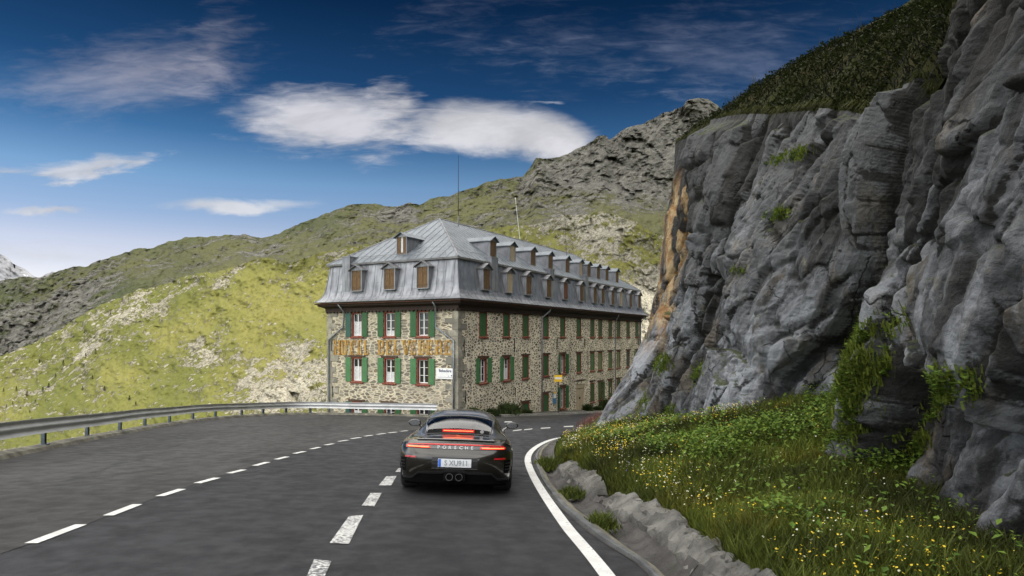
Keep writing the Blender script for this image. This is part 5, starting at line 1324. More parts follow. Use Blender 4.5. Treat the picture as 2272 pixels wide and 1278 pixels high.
ST = [
 [(.86, .48, .20), (.905, .45, .40), (.915, .43, .58), (.905, .42, .72), (.855, .36, .805), (.70, .27, .850), (.50, .22, .862), (.25, .19, .868), (0, .18, .870)],
 [(.88, .80, .18), (.922, .8, .40), (.926, .8, .60), (.918, .8, .74), (.865, .78, .835), (.72, .78, .868), (.54, .78, .905), (.26, .78, .925), (0, .78, .930)],
 [(.88, 1.3, .16), (.92, 1.3, .4), (.924, 1.3, .6), (.912, 1.3, .75), (.852, 1.3, .86), (.73, 1.3, .925), (.575, 1.3, 1.045), (.30, 1.3, 1.10), (0, 1.3, 1.115)],
 [(.88, 1.8, .15), (.905, 1.8, .4), (.905, 1.8, .6), (.89, 1.8, .76), (.835, 1.8, .875), (.745, 1.8, .95), (.60, 1.8, 1.135), (.33, 1.8, 1.215), (0, 1.8, 1.235)],
 [(.87, 2.3, .15), (.89, 2.3, .4), (.89, 2.3, .6), (.875, 2.3, .78), (.825, 2.3, .885), (.75, 2.3, .96), (.60, 2.3, 1.19), (.34, 2.3, 1.278), (0, 2.3, 1.295)],
 [(.87, 2.8, .15), (.89, 2.8, .4), (.885, 2.8, .6), (.87, 2.8, .78), (.82, 2.8, .885), (.76, 2.8, .95), (.60, 2.8, 1.165), (.34, 2.8, 1.25), (0, 2.8, 1.27)],
 [(.87, 3.3, .16), (.89, 3.3, .4), (.885, 3.3, .6), (.87, 3.3, .76), (.82, 3.3, .865), (.76, 3.3, .905), (.66, 3.3, 1.0), (.38, 3.3, 1.06), (0, 3.3, 1.08)],
 [(.87, 3.75, .16), (.90, 3.75, .4), (.905, 3.75, .58), (.89, 3.75, .73), (.84, 3.75, .82), (.74, 3.75, .83), (.55, 3.75, .85), (.3, 3.75, .86), (0, 3.75, .865)],
 [(.84, 4.2, .18), (.87, 4.2, .4), (.87, 4.2, .55), (.85, 4.2, .68), (.78, 4.2, .75), (.68, 4.2, .76), (.5, 4.2, .72), (.25, 4.2, .71), (0, 4.2, .71)],
 [(.70, 4.46, .2), (.76, 4.45, .35), (.76, 4.45, .48), (.74, 4.45, .56), (.68, 4.46, .60), (.55, 4.50, .60), (.4, 4.52, .58), (.2, 4.53, .58), (0, 4.53, .58)]]
ST = np.array(ST); N1, N2 = 10, 8
def tensor(Pn, n1, n2):
    a = np.array([spline(Pn[:, j], n1) for j in range(Pn.shape[1])])
    return np.array([spline(a[:, i], n2) for i in range(a.shape[1])])
def half_to_full(A, axis_last_center=True): 
    Bm = A.copy(); Bm[..., 0] *= -1
    return np.concatenate([A[:, :-1], Bm[:, ::-1]], 1)
body_h = tensor(ST, N1, N2)
body_f = half_to_full(body_h)
car = tag(empty('sports_car', (0, 0, 0)), 'dark olive low sports coupe with lit red tail light bar driving away', 'car')
def uvof(i, j): return i * N1, j * N2
def grid_skip(A, skip):
    b_ = MB(); n, m_ = A.shape[:2]; b_.v = [tuple(p) for p in A.reshape(-1, 3)]
    for i in range(n - 1):
        for j in range(m_ - 1):
            if skip(i, j): continue
            b_.f.append((i * m_ + j, i * m_ + j + 1, (i + 1) * m_ + j + 1, (i + 1) * m_ + j)); b_.m.append(0)
    return b_
nj = body_f.shape[1]; cj = (nj - 1) / 2
# glass regions in (station, ring) index units
def jj(j): return N2 * 8 - abs(j + .5 - cj)            # ring index counted from the sill
def rear_glass(i, j): return .98 * N1 <= i < 1.98 * N1 + 0 and jj(j) > 5.95 * N2 or (1.98 * N1 <= i < 2.65 * N1 and jj(j) > 5.95 * N2)
def wind(i, j): return 5.35 * N1 <= i < 6.75 * N1 and jj(j) > 5.95 * N2
def side(i, j): return 1.9 * N1 <= i < 5.9 * N1 and 5.12 * N2 < jj(j) < 5.85 * N2
Bc = (body_f[:-1, :-1] + body_f[1:, 1:]) / 2
def arch(i, j):
    x, y, z = Bc[i, j]
    return abs(x) > .8 and (math.hypot(y - .98, z - .33) < .375 or math.hypot(y - 3.43, z - .33) < .365)
shell = grid_skip(body_f, lambda i, j: rear_glass(i, j) or wind(i, j) or side(i, j) or arch(i, j))
# fascia patch: columns centre to corner, rows bottom to top
FS = np.array([
 [(0, .13, .19), (.25, .135, .19), (.5, .16, .19), (.70, .235, .19), (.815, .36, .20), (.86, .48, .20)],
 [(0, .035, .36), (.25, .04, .36), (.5, .065, .36), (.715, .145, .36), (.845, .29, .37), (.895, .45, .38)],
 [(0, .0, .50), (.25, .005, .50), (.5, .03, .50), (.725, .115, .50), (.86, .27, .50), (.912, .44, .50)],
 [(0, .005, .63), (.25, .01, .63), (.5, .035, .63), (.725, .115, .63), (.865, .27, .64), (.915, .43, .64)],
 [(0, .055, .73), (.25, .06, .73), (.5, .085, .73), (.72, .155, .73), (.85, .29, .73), (.903, .42, .725)],
 [(0, .10, .815), (.25, .108, .814), (.5, .135, .809), (.70, .20, .796), (.81, .30, .785), (.875, .385, .78)],
 [(0, .18, .870), (.25, .19, .868), (.5, .22, .862), (.70, .27, .850), (.80, .318, .828), (.855, .36, .805)]])
FSg = tensor(FS, 8, 8)                                   # rows x cols
fas = np.concatenate([(FSg * np.array([-1, 1, 1]))[:, ::-1], FSg[:, 1:]], 1)
nb = len(shell.v); n, m_ = fas.shape[:2]; shell.v += [tuple(p) for p in fas.reshape(-1, 3)]
for i in range(n - 1):
    for j in range(m_ - 1): shell.f.append((nb + i * m_ + j, nb + i * m_ + j + 1, nb + (i + 1) * m_ + j + 1, nb + (i + 1) * m_ + j)); shell.m.append(0)
nose = body_f[-1]; k0 = len(shell.v); shell.v += [tuple(p) for p in nose]; shell.f.append(tuple(range(k0, k0 + len(nose)))); shell.m.append(0)
sh_ = shell.build('body', M['carpaint'], car, smooth=True)
bm = bmesh.new(); bm.from_mesh(sh_.data); bmesh.ops.remove_doubles(bm, verts=bm.verts, dist=.004); bmesh.ops.recalc_face_normals(bm, faces=bm.faces)
for f in bm.faces: f.smooth = True
for e in bm.edges:
    if len(e.link_faces) == 2 and e.calc_face_angle(0) > R(38): e.smooth = False
bm.to_mesh(sh_.data); bm.free()
def fy(x, z):
    """surface of the rear fascia behind (x, z)"""
    ax = abs(x); d_ = (FSg[..., 0] - ax) ** 2 + (FSg[..., 2] - z) ** 2; k = np.argsort(d_.ravel())[:6]; w_ = 1 / (d_.ravel()[k] + 1e-5)
    return float((FSg[..., 1].ravel()[k] * w_).sum() / w_.sum())
def onf(name, x0, x1, zb, zt, off, m_, par=None, n=28, th=.02, z_of=None, rows=4, smooth=True):
    """strip hugging the fascia; zb/zt functions of x allowed"""
    xs = np.linspace(x0, x1, n); A = np.zeros((n, rows + 2, 3))
    for i, x in enumerate(xs):
        a_ = zb(x) if callable(zb) else zb; c_ = zt(x) if callable(zt) else zt
        for k in range(rows):
            z = a_ + (c_ - a_) * k / (rows - 1); A[i, k + 1] = (x, fy(x, z) - off, z)
        A[i, 0] = A[i, 1] + np.array([0, off + th, 0]); A[i, -1] = A[i, -2] + np.array([0, off + th, 0])
    b_ = MB(); b_.grid(A)
    e0 = len(b_.v)
    for row in (A[0], A[-1]):
        b0 = len(b_.v); b_.v += [tuple(p) for p in row]; b_.f.append(tuple(range(b0, b0 + len(row)))); b_.m.append(0)
    return b_.build(name, m_, par or car, smooth=False)
# glass panes follow the same surface, two millimetres inside
def pane(name, i0, i1, sel, inset=.004):
    b_ = grid_skip(body_f * np.array([1 - inset, 1, 1]) - np.array([0, 0, .003]), lambda i, j: not sel(i, j)); o = b_.build(name, M['carglass'], car, smooth=True)
    bm = bmesh.new(); bm.from_mesh(o.data); bmesh.ops.delete(bm, geom=[v_ for v_ in bm.verts if not v_.link_faces], context='VERTS'); bm.to_mesh(o.data); bm.free(); return o
pane('rear_window', 0, 0, rear_glass); pane('windscreen', 0, 0, wind)
pane('side_window', 0, 0, lambda i, j: side(i, j) and j < cj); pane('side_window', 0, 0, lambda i, j: side(i, j) and j > cj)
# black frames round the rear glass
def surf(ii, j_):
    i0 = min(int(ii), body_h.shape[0] - 2); j0 = min(int(j_), body_h.shape[1] - 2); f, g_ = ii - i0, j_ - j0
    return body_h[i0, j0] * (1 - f) * (1 - g_) + body_h[i0 + 1, j0] * f * (1 - g_) + body_h[i0, j0 + 1] * (1 - f) * g_ + body_h[i0 + 1, j0 + 1] * f * g_
def bnd(i0, i1, jlo, jhi, s_):
    pts = [surf(i0, j_) for j_ in np.linspace(jhi, jlo, 10)] + [surf(i_, jlo) for i_ in np.linspace(i0, i1, 16)[1:]] + [surf(i1, j_) for j_ in np.linspace(jlo, jhi, 10)[1:]]
    return [Vector((p[0] * s_, p[1], p[2] + .002)) for p in pts]
b_ = MB()
for s_ in (-1, 1): b_.tube(bnd(1.0 * N1, 2.7 * N1, 6 * N2, 8 * N2, s_), .011, 6)
b_.build('rear_window_frame', M['gloss'], car)
# rear grille panel with raised brake lamp, at the base of the glass
def deck(i0, i1, jlo, off, m_, name, jhi=8 * N2, x_lim=None):
    n_i, n_j = 6, 14; A = np.zeros((n_i, 2 * n_j - 1, 3))
    for a_, i_ in enumerate(np.linspace(i0, i1, n_i)):
        for c_, j_ in enumerate(np.linspace(jlo, 8 * N2, n_j)):
            p = surf(i_, j_); A[a_, c_] = (p[0], p[1] - off * .4, p[2] + off); A[a_, 2 * n_j - 2 - c_] = (-p[0], p[1] - off * .4, p[2] + off)
    return MB().grid(A).build(name, m_, car, smooth=True)
deck(.94 * N1, 1.42 * N1, 6.08 * N2, .007, M['matt'], 'engine_grille')
zc = surf(1.2 * N1, 8 * N2)
b_ = MB(); b_.box(-.27, .27, zc[1] - .055, zc[1] + .06, zc[2] - .01, zc[2] + .036); bl = b_.build('brake_lamp', M['redbar'], car)
b_ = MB(); b_.box(-.25, .25, zc[1] - .062, zc[1] - .053, zc[2] + .010, zc[2] + .021); b_.build('lamp_core', M['orange'], bl)
b_ = MB()
for k in range(15): a_ = 2 * math.pi * k / 14; pass
b_.tube([(.40, zc[1] - .03, zc[2] + .004), (.40, zc[1] - .045, zc[2] + .010)], [.034, .032], 16); rb_ = b_.build('roundel', M['alloy'], car); rb_.scale = (1, 1, 1)
# spoiler lip and shut lines
lip = [(x, float(np.interp(abs(x), [0, .25, .5, .7, .8], [.18, .19, .22, .27, .318])) - .012, float(np.interp(abs(x), [0, .25, .5, .7, .8], [.872, .870, .864, .851, .829])) + .004) for x in np.linspace(-.62, .62, 30)]
b_ = MB(); b_.tube(lip, .012, 8); b_.build('spoiler_lip', M['gloss'], car)
# light bar: black carrier, red band, bright inner segments, letters
onf('light_carrier', -.80, .80, lambda x: .735 + .0 * x, lambda x: .822 - .030 * (abs(x) / .8) ** 3, .010, M['gloss'], n=44)
lb = onf('light_bar', -.775, .775, lambda x: .795 - .012 * (abs(x) / .8) ** 3, lambda x: .813 - .024 * (abs(x) / .8) ** 3, .022, M['redbar'], n=44)
for s_ in (-1, 1):
    xs_ = (.40 * s_, .79 * s_); a_, c_ = min(xs_), max(xs_)
    tl_ = onf('tail_lamp', a_, c_, lambda x: .744, lambda x: .772 - .006 * (abs(x) - .4), .020, M['redlamp'], n=20)
    onf('lamp_core', a_ + .02, c_ - .02, lambda x: .752, lambda x: .766, .026, M['orange'], tl_, n=20)
txt = 'PORSCHE'
for k, ch in enumerate(txt):
    x = (k - 3) * .088; o = link('badge_letter', text_mesh(ch, .062, .004, M['silver'], .0012, 1.25), car); o.location = (x, fy(x, .757) - .016, .757); o.rotation_euler = (R(90), 0, 0)
# crease, number plate recess and plate
onf('plate_surround', -.36, .36, lambda x: .435, lambda x: .605, .004, M['satin'], n=16)
pl = tag(onf('number_plate', -.26, .26, .458, .585, .022, M['plate'], n=10, rows=3), 'white number plate with blue band')
onf('plate_band', -.257, -.215, .462, .581, .0245, M['plateblue'], pl, n=3, rows=3)
o = link('plate_lettering', text_mesh('S XU911', .112, .001, M['platetext'], .001, .92), pl); o.location = (.025, fy(0, .52) - .026, .521); o.rotation_euler = (R(90), 0, 0)
o = onf('bumper_trim', -.36, .36, .425, .434, .010, M['chrome'], n=16, rows=2)
for s_ in (-1, 1):
    xs_ = (.62 * s_, .80 * s_); onf('reflector', min(xs_), max(xs_), .585, .612, .008, M['reflector'], n=8)
    xs_ = (.78 * s_, .885 * s_); onf('side_vent', min(xs_), max(xs_), lambda x: .36, lambda x: .575, .006, M['matt'], n=8, rows=6)
    for q_ in range(3): onf('vent_blade', min(.80 * s_, .88 * s_), max(.80 * s_, .88 * s_), .42 + .05 * q_, .43 + .05 * q_, .012, M['satin'], n=6, rows=2)
# lower valance: black diffuser whose top edge steps up in the middle
def vt(x): ax = abs(x); return float(np.interp(ax, [0, .14, .20, .58, .68, .9], [.415, .415, .385, .375, .285, .275]))
onf('diffuser', -.86, .86, lambda x: .195, vt, .012, M['matt'], n=60, rows=5)
onf('diffuser_lip', -.84, .84, lambda x: vt(x) - .034, vt, .030, M['satin'], n=60, rows=3)
b_ = MB(); b_.box(-.17, .17, .0, .05, .245, .385); b_.build('exhaust_surround', M['matt'], car)
for x in (-.075, .075):
    b_ = MB(); b_.tube([(x, -.035, .305), (x, .12, .305)], .058, 20, caps=False); b_.tube([(x, -.035, .305), (x, .12, .305)], .048, 20, caps=False)
    n0 = len(b_.v); 
    b_.quad(*[(x + .048 * math.cos(2 * math.pi * k / 16), .05, .305 + .048 * math.sin(2 * math.pi * k / 16)) for k in range(16)])
    for k in range(20):
        a0, a1 = 2 * math.pi * k / 20, 2 * math.pi * (k + 1) / 20
        b_.quad(*[(x + r_ * math.cos(a_), -.035, .305 + r_ * math.sin(a_)) for r_, a_ in ((.048, a0), (.058, a0), (.058, a1), (.048, a1))])
    b_.build('exhaust_pipe', M['alloy'], car, smooth=False)
# underbody, wheels, mirrors, cabin
b_ = MB(); b_.box(-.82, .82, .40, 4.35, .14, .20); b_.box(-.66, .66, .20, 4.3, .20, .55); b_.build('underbody', M['matt'], car)
for i_, (x, y) in enumerate(((-.775, .98), (.775, .98), (-.775, 3.43), (.775, 3.43))):
    s_ = 1 if x > 0 else -1; hw = .152 if y < 2 else .125
    wh = empty('wheel', (x, y, .335), 0, car)
    prof_t = [(-hw, .235), (-hw, .30), (-hw + .02, .322), (-hw + .05, .334), (hw - .05, .334), (hw - .02, .322), (hw, .30), (hw, .235)]
    A = np.array([[(o_, r_ * math.cos(2 * math.pi * k / 40), r_ * math.sin(2 * math.pi * k / 40)) for o_, r_ in prof_t] for k in range(41)]); MB().grid(A).build('tyre', M['rubber'], wh, smooth=True)
    b_ = MB(); A = np.array([[(o_, r_ * math.cos(2 * math.pi * k / 40), r_ * math.sin(2 * math.pi * k / 40)) for o_, r_ in ((-hw + .01, .24), (-.02, .20), (.06, .21), (hw - .01, .24))] for k in range(41)]); b_.grid(A)
    for k in range(10):
        a_ = 2 * math.pi * k / 10; c_, s2 = math.cos(a_), math.sin(a_); q_ = s_ * (hw - .03)
        b_.poly([(q_, -s2 * .022 + c_ * .05, c_ * .022 + s2 * .05), (q_, s2 * .022 + c_ * .05, -c_ * .022 + s2 * .05), (q_ + .01 * s_, s2 * .016 + c_ * .238, -c_ * .016 + s2 * .238), (q_ + .01 * s_, -s2 * .016 + c_ * .238, c_ * .016 + s2 * .238)], (s_, 0, 0), .03)
    b_.tube([(s_ * (hw - .06), 0, 0), (s_ * (hw - .015), 0, 0)], .06, 14); b_.build('rim', M['alloy'], wh)
    b_ = MB(); rw = .372 if y < 2 else .36                # lip round the wheel arch
    pts = []
    for a_ in np.linspace(R(-22), R(202), 26):
        yy_, zz_ = y + rw * math.cos(a_), .335 + rw * math.sin(a_); ii = float(np.interp(yy_, body_h[:, 24, 1], np.arange(body_h.shape[0]))); jz = float(np.interp(zz_, body_h[int(ii), :33, 2], np.arange(33))); p = surf(ii, jz); pts.append((s_ * (p[0] - .004), yy_, zz_))
    b_.tube(pts, .016, 6); b_.build('wheel_arch', M['carpaint'], car, smooth=True)
    b_ = MB(); A = np.array([[(s_ * xo, y + (rw + .005) * math.cos(a_), .335 + (rw + .005) * math.sin(a_)) for xo in (.55, .90)] for a_ in np.linspace(R(-25), R(205), 20)]); b_.grid(A); b_.build('wheel_well', M['matt'], car)
for s_ in (-1, 1):
    th = np.linspace(0, 2 * math.pi, 17); A = []
    for k, (yo, sc_) in enumerate(((-.075, .80), (-.07, .93), (-.03, 1.0), (.03, .92), (.09, .65), (.12, .25))):
        A.append([(s_ * (.965 + .118 * sc_ * math.cos(a_) + (.02 if math.cos(a_) > 0 else 0)), 2.98 + yo, .985 + .070 * sc_ * math.sin(a_)) for a_ in th])
    mi = MB().grid(np.array(A)).build('door_mirror', M['gloss'], car, smooth=True)
    b_ = MB(); b_.quad(*[(s_ * (.965 + .118 * .80 * math.cos(a_) + (.015 if math.cos(a_) > 0 else 0)), 2.98 - .0745, .985 + .070 * .80 * math.sin(a_)) for a_ in th[:-1]]); b_.build('mirror_glass', M['alloy'], mi)
    b_ = MB(); b_.tube([(s_ * .79, 2.98, .88), (s_ * .88, 2.99, .935)], [.030, .022], 8); b_.build('mirror_arm', M['gloss'], mi)
b_ = MB(); b_.box(-.70, .70, 1.45, 3.5, .30, .62); b_.box(-.74, .74, 3.0, 3.42, .62, .86); b_.box(-.62, .62, 1.05, 1.50, .55, .86); b_.build('cabin', M['seat'], car)
for s_ in (-1, 1):
    b_ = MB(); A = []
    for k, (z, w_, d2) in enumerate(((.60, .25, .10), (.75, .26, .10), (.92, .24, .08), (1.00, .15, .06), (1.05, .12, .055), (1.12, .11, .05), (1.155, .07, .03))):
        A.append([(s_ * .37 + w_ * math.copysign(abs(math.cos(a_)) ** .6, math.cos(a_)), 2.02 - (z - .6) * .28 + d2 * math.sin(a_), z) for a_ in np.linspace(0, 2 * math.pi, 17)])
    b_.grid(np.array(A)); b_.quad(*A[-1][:-1]); b_.build('seat', M['seat'], car, smooth=True)
b_ = MB(); A = [(-.37 + .19 * math.cos(a_), 2.92 + .07 * math.sin(a_), .83 + .17 * math.sin(a_)) for a_ in np.linspace(0, 2 * math.pi, 21)]; b_.tube(A, .014, 6); b_.build('steering_wheel', M['satin'], car)
b_ = MB(); b_.box(-.10, .10, 2.93, 2.95, 1.13, 1.18); b_.build('rear_view_mirror', M['satin'], car)
# place it on the cambered, falling road
cx_, cy_ = -.925, 10.68
yaw = R(1.5)
fwd = Vector((-math.sin(yaw), math.cos(yaw), 0)); rgt = Vector((math.cos(yaw), math.sin(yaw), 0))
def gp(p): return Vector((p.x, p.y, float(gz(p.x, p.y))))
o0 = Vector((cx_, cy_, 0)); W_ = {}
rl, rr2 = gp(o0 + fwd * .98 - rgt * .775), gp(o0 + fwd * .98 + rgt * .775); fl2, fr2 = gp(o0 + fwd * 3.43 - rgt * .775), gp(o0 + fwd * 3.43 + rgt * .775)
F3 = ((fl2 + fr2) - (rl + rr2)).normalized(); R3 = ((rr2 + fr2) - (rl + fl2)).normalized(); U3 = R3.cross(F3).normalized(); F3 = U3.cross(R3).normalized()
cen = (rl + rr2 + fl2 + fr2) / 4; base = cen - F3 * (.98 + 3.43) / 2
mt_ = Matrix(((R3.x, F3.x, U3.x), (R3.y, F3.y, U3.y), (R3.z, F3.z, U3.z)))
car.location = base + U3 * .004; car.rotation_euler = mt_.to_euler()
# ------------------------------------------------------------------ plants
def blades(P_, H, Wd, lean, C0, C1, r_, droop=None, base_dark=.0):
    """one tapering quad per blade, base at P_"""
    n = len(P_); a = r_.uniform(0, 2 * math.pi, n); s_ = np.stack([np.cos(a), np.sin(a), 0 * a], 1) * (Wd / 2)[:, None]
    b = r_.uniform(0, 2 * math.pi, n); l_ = np.stack([np.cos(b), np.sin(b), 0 * b], 1) * (lean * H * r_.uniform(.2, 1, n))[:, None]
    up = np.stack([0 * H, 0 * H, H], 1)
    if droop is not None: l_ = l_ + droop * H[:, None]
    mid = P_ + up * .55 + l_ * .35; tip = P_ + up * .95 + l_
    if droop is not None: tip[:, 2] -= H * .5
    V = np.stack([P_ - s_, P_ + s_, mid + s_ * .8, mid - s_ * .8, mid - s_ * .8, mid + s_ * .8, tip + s_ * .12, tip - s_ * .12], 1).reshape(-1, 3)
    F = (np.arange(n)[:, None, None] * 8 + np.array([[0, 1, 2, 3], [4, 5, 6, 7]])[None]).reshape(-1, 4)
    k = r_.uniform(0, 1, n)[:, None]; C = np.array(C0) * (1 - k) + np.array(C1) * k
    return V, F, np.repeat(C, 8, axis=0)
def join(parts):
    V = []; F = []; C = []; o = 0
    for v_, f_, c_ in parts: V.append(v_); F.append(f_ + o); C.append(c_); o += len(v_)
    return np.concatenate(V), np.concatenate(F), np.concatenate(C)
def leaves(P_, size, r_, C0, C1, up=.6):
    """broad leaves: a folded rhombus of two quads"""
    n = len(P_); a = r_.uniform(0, 2 * math.pi, n); e = r_.uniform(-.2, up, n)
    d_ = np.stack([np.cos(a) * np.cos(e), np.sin(a) * np.cos(e), np.sin(e)], 1) * size[:, None]
    s_ = np.stack([-np.sin(a), np.cos(a), 0 * a], 1) * (size * .38)[:, None]; z = np.array([0, 0, 1.0]) * (size * .10)[:, None]
    V = np.stack([P_, P_ + d_ * .5 + s_ + z, P_ + d_, P_ + d_ * .5 - z * .3, P_, P_ + d_ * .5 - z * .3, P_ + d_, P_ + d_ * .5 - s_ + z], 1).reshape(-1, 3)
    F = (np.arange(n)[:, None, None] * 8 + np.array([[0, 1, 2, 3], [4, 5, 6, 7]])[None]).reshape(-1, 4)
    k = r_.uniform(0, 1, n)[:, None]; C = np.array(C0) * (1 - k) + np.array(C1) * k
    return V, F, np.repeat(C, 8, axis=0)
def stuff(name, parts, lab=None, cat=None, m_=None):
    V, F, C = join(parts); me = np_mesh(name, V, F, m_ or M['leaf'], cols=C); return tag(link(name, me), lab, cat, kind='stuff')
rv = np.random.default_rng(21)
def on_grid(G3, n, iu, jv, r_, wgt=None):
    """random points on a grid surface, in index ranges"""
    i = r_.uniform(iu[0], iu[1] - 1.001, n * 3); j = r_.uniform(jv[0], jv[1] - 1.001, n * 3)
    i0, j0 = i.astype(int), j.astype(int); fi, fj = (i - i0)[:, None], (j - j0)[:, None]
    P_ = G3[i0, j0] * (1 - fi) * (1 - fj) + G3[i0 + 1, j0] * fi * (1 - fj) + G3[i0, j0 + 1] * (1 - fi) * fj + G3[i0 + 1, j0 + 1] * fi * fj
    ar_ = np.linalg.norm(np.cross(G3[i0 + 1, j0] - G3[i0, j0], G3[i0, j0 + 1] - G3[i0, j0]), axis=1)
    if wgt is not None: ar_ = ar_ * wgt(P_)
    p = ar_ / ar_.sum(); k = r_.choice(len(P_), n, p=p); return P_[k]
iv0, iv1 = np.searchsorted(Yv, 3.5), len(Yv)
GA, GB = (.050, .075, .010), (.165, .195, .025)
def clump(P_, s_, seed): return fbm(P_[:, 0] * s_, P_[:, 1] * s_, 0, 4, seed)
parts = []
P_ = on_grid(verge, 100000, (iv0, iv1), (0, 33), rv, lambda q: 1 / (q[:, 1] ** .8)); P_[:, 2] -= .03
c_ = clump(P_, 1.1, 3); H = rv.uniform(.08, .26, len(P_)) * (.5 + c_)
V_, F_, C_ = blades(P_, H, rv.uniform(.007, .015, len(P_)) * (1 + P_[:, 1] / 14), .7, GA, GB, rv)
tn = np.repeat(np.clip(clump(P_, .8, 9) * 1.6 - .3, .25, 1.2), 8)[:, None]; C_ = C_ * tn
dry = np.repeat((clump(P_, 1.6, 14) > .60), 8)[:, None]; C_ = np.where(dry, C_ * np.array([1.22, 1.02, .9]), C_)
parts.append((V_, F_, C_))
stuff('meadow_grass', parts, 'rough green meadow grass on the bank between the road and the cliff', 'grass')
# broad-leaved herbs, thickest near the foot of the rock
P_ = on_grid(verge, 15000, (iv0, iv1), (6, 33), rv, lambda q: (clump(q, .55, 5) > .5) * np.exp(-((q[:, 1] - 9) / 6.0) ** 2) + .05)
P_[:, 2] += rv.uniform(.02, .34, len(P_))
parts = [leaves(P_, rv.uniform(.03, .095, len(P_)), rv, (.05, .10, .012), (.15, .22, .03), .9)]
stuff('broad_leaf_herbs', parts, 'bright green broad-leaved herbs growing thick below the cliff foot', 'plants')
# flowers
def petals(P_, size, C0, C1, r_):
    n = len(P_); a = r_.uniform(0, 6.28, n); t_ = r_.uniform(-.5, .5, n)
    x_ = np.stack([np.cos(a), np.sin(a), t_ * .5], 1) * size[:, None]; y_ = np.stack([-np.sin(a), np.cos(a), .5 + 0 * a], 1) * size[:, None]
    V = np.stack([P_ - x_, P_ - y_, P_ + x_, P_ + y_], 1).reshape(-1, 3); F = np.arange(n * 4).reshape(-1, 4)
    k = r_.uniform(0, 1, n)[:, None]; return V, F, np.repeat(np.array(C0) * (1 - k) + np.array(C1) * k, 4, axis=0)
fl = []
for n, ca, cb, sd in ((1900, (.45, .46, .28), (.66, .66, .52), 2), (3000, (.55, .38, .02), (.70, .55, .05), 6), (60, (.12, .10, .45), (.25, .14, .45), 8)):
    P_ = on_grid(verge, n, (iv0, iv1), (1, 27), rv, lambda q: np.clip(clump(q, .9, sd) - .42, 0, 1) ** 1.5 + .004); P_[:, 2] += rv.uniform(.12, .34, n)
    fl.append(petals(P_, rv.uniform(.004, .011, n) * (1 + P_[:, 1] / 22), ca, cb, rv))
V, F, C = join(fl); me = np_mesh('wildflowers', V, F, M['petal'], cols=C); tag(link('wildflowers', me), 'tiny white and yellow wildflowers sprinkled through the meadow grass', 'flowers', kind='stuff')
# turf on top of the cliff, hanging over its edge
iu = np.arange(cap.shape[0]); 
P_ = on_grid(cap, 42000, (2, cap.shape[0]), (0, cap.shape[1] - 14), rv, lambda q: 1 / np.maximum(q[:, 1], 5) ** .6 * (q[:, 1] > 3)); c_ = clump(P_, .8, 31)
H = rv.uniform(.06, .20, len(P_)) * (.4 + 1.2 * c_)
V_, F_, C_ = blades(P_ - np.array([0, 0, .03]), H, rv.uniform(.020, .050, len(P_)), 1.3, (.007, .010, .003), (.025, .031, .006), rv)
C_ = C_ * np.repeat(np.clip(clump(P_, 1.3, 39) * 1.9 - .4, .2, 1.3), 8)[:, None]
parts = [(V_, F_, C_)]
P_ = on_grid(cap, 26000, (2, cap.shape[0]), (0, cap.shape[1] - 16), rv, lambda q: (clump(q, 1.1, 62) > .46) / np.maximum(q[:, 1], 5) ** .6 * (q[:, 1] > 4)); P_[:, 2] += rv.uniform(0, .22, len(P_)); parts.append(leaves(P_, rv.uniform(.04, .12, len(P_)), rv, (.006, .010, .003), (.025, .033, .007), .9))
P_ = on_grid(cap, 15000, (2, cap.shape[0]), (0, 3), rv, lambda q: (q[:, 1] > 5) * (clump(q, .9, 77) > .36) / np.maximum(q[:, 1], 5) ** .5)
parts.append(blades(P_ + np.array([.05, 0, .02]), rv.uniform(.12, .42, len(P_)), rv.uniform(.014, .03, len(P_)), .4, (.014, .018, .004), (.060, .062, .012), rv, droop=np.array([-.55, -.10, -.55])))
P_ = on_grid(cap, 380, (2, cap.shape[0]), (8, cap.shape[1] - 10), rv); parts.append(blades(P_, rv.uniform(.35, .85, len(P_)), rv.uniform(.012, .02, len(P_)), .45, (.02, .025, .008), (.05, .045, .02), rv))
stuff('cliff_top_turf', parts, 'dark shaggy turf covering the top of the cliff and overhanging its edge', 'turf')
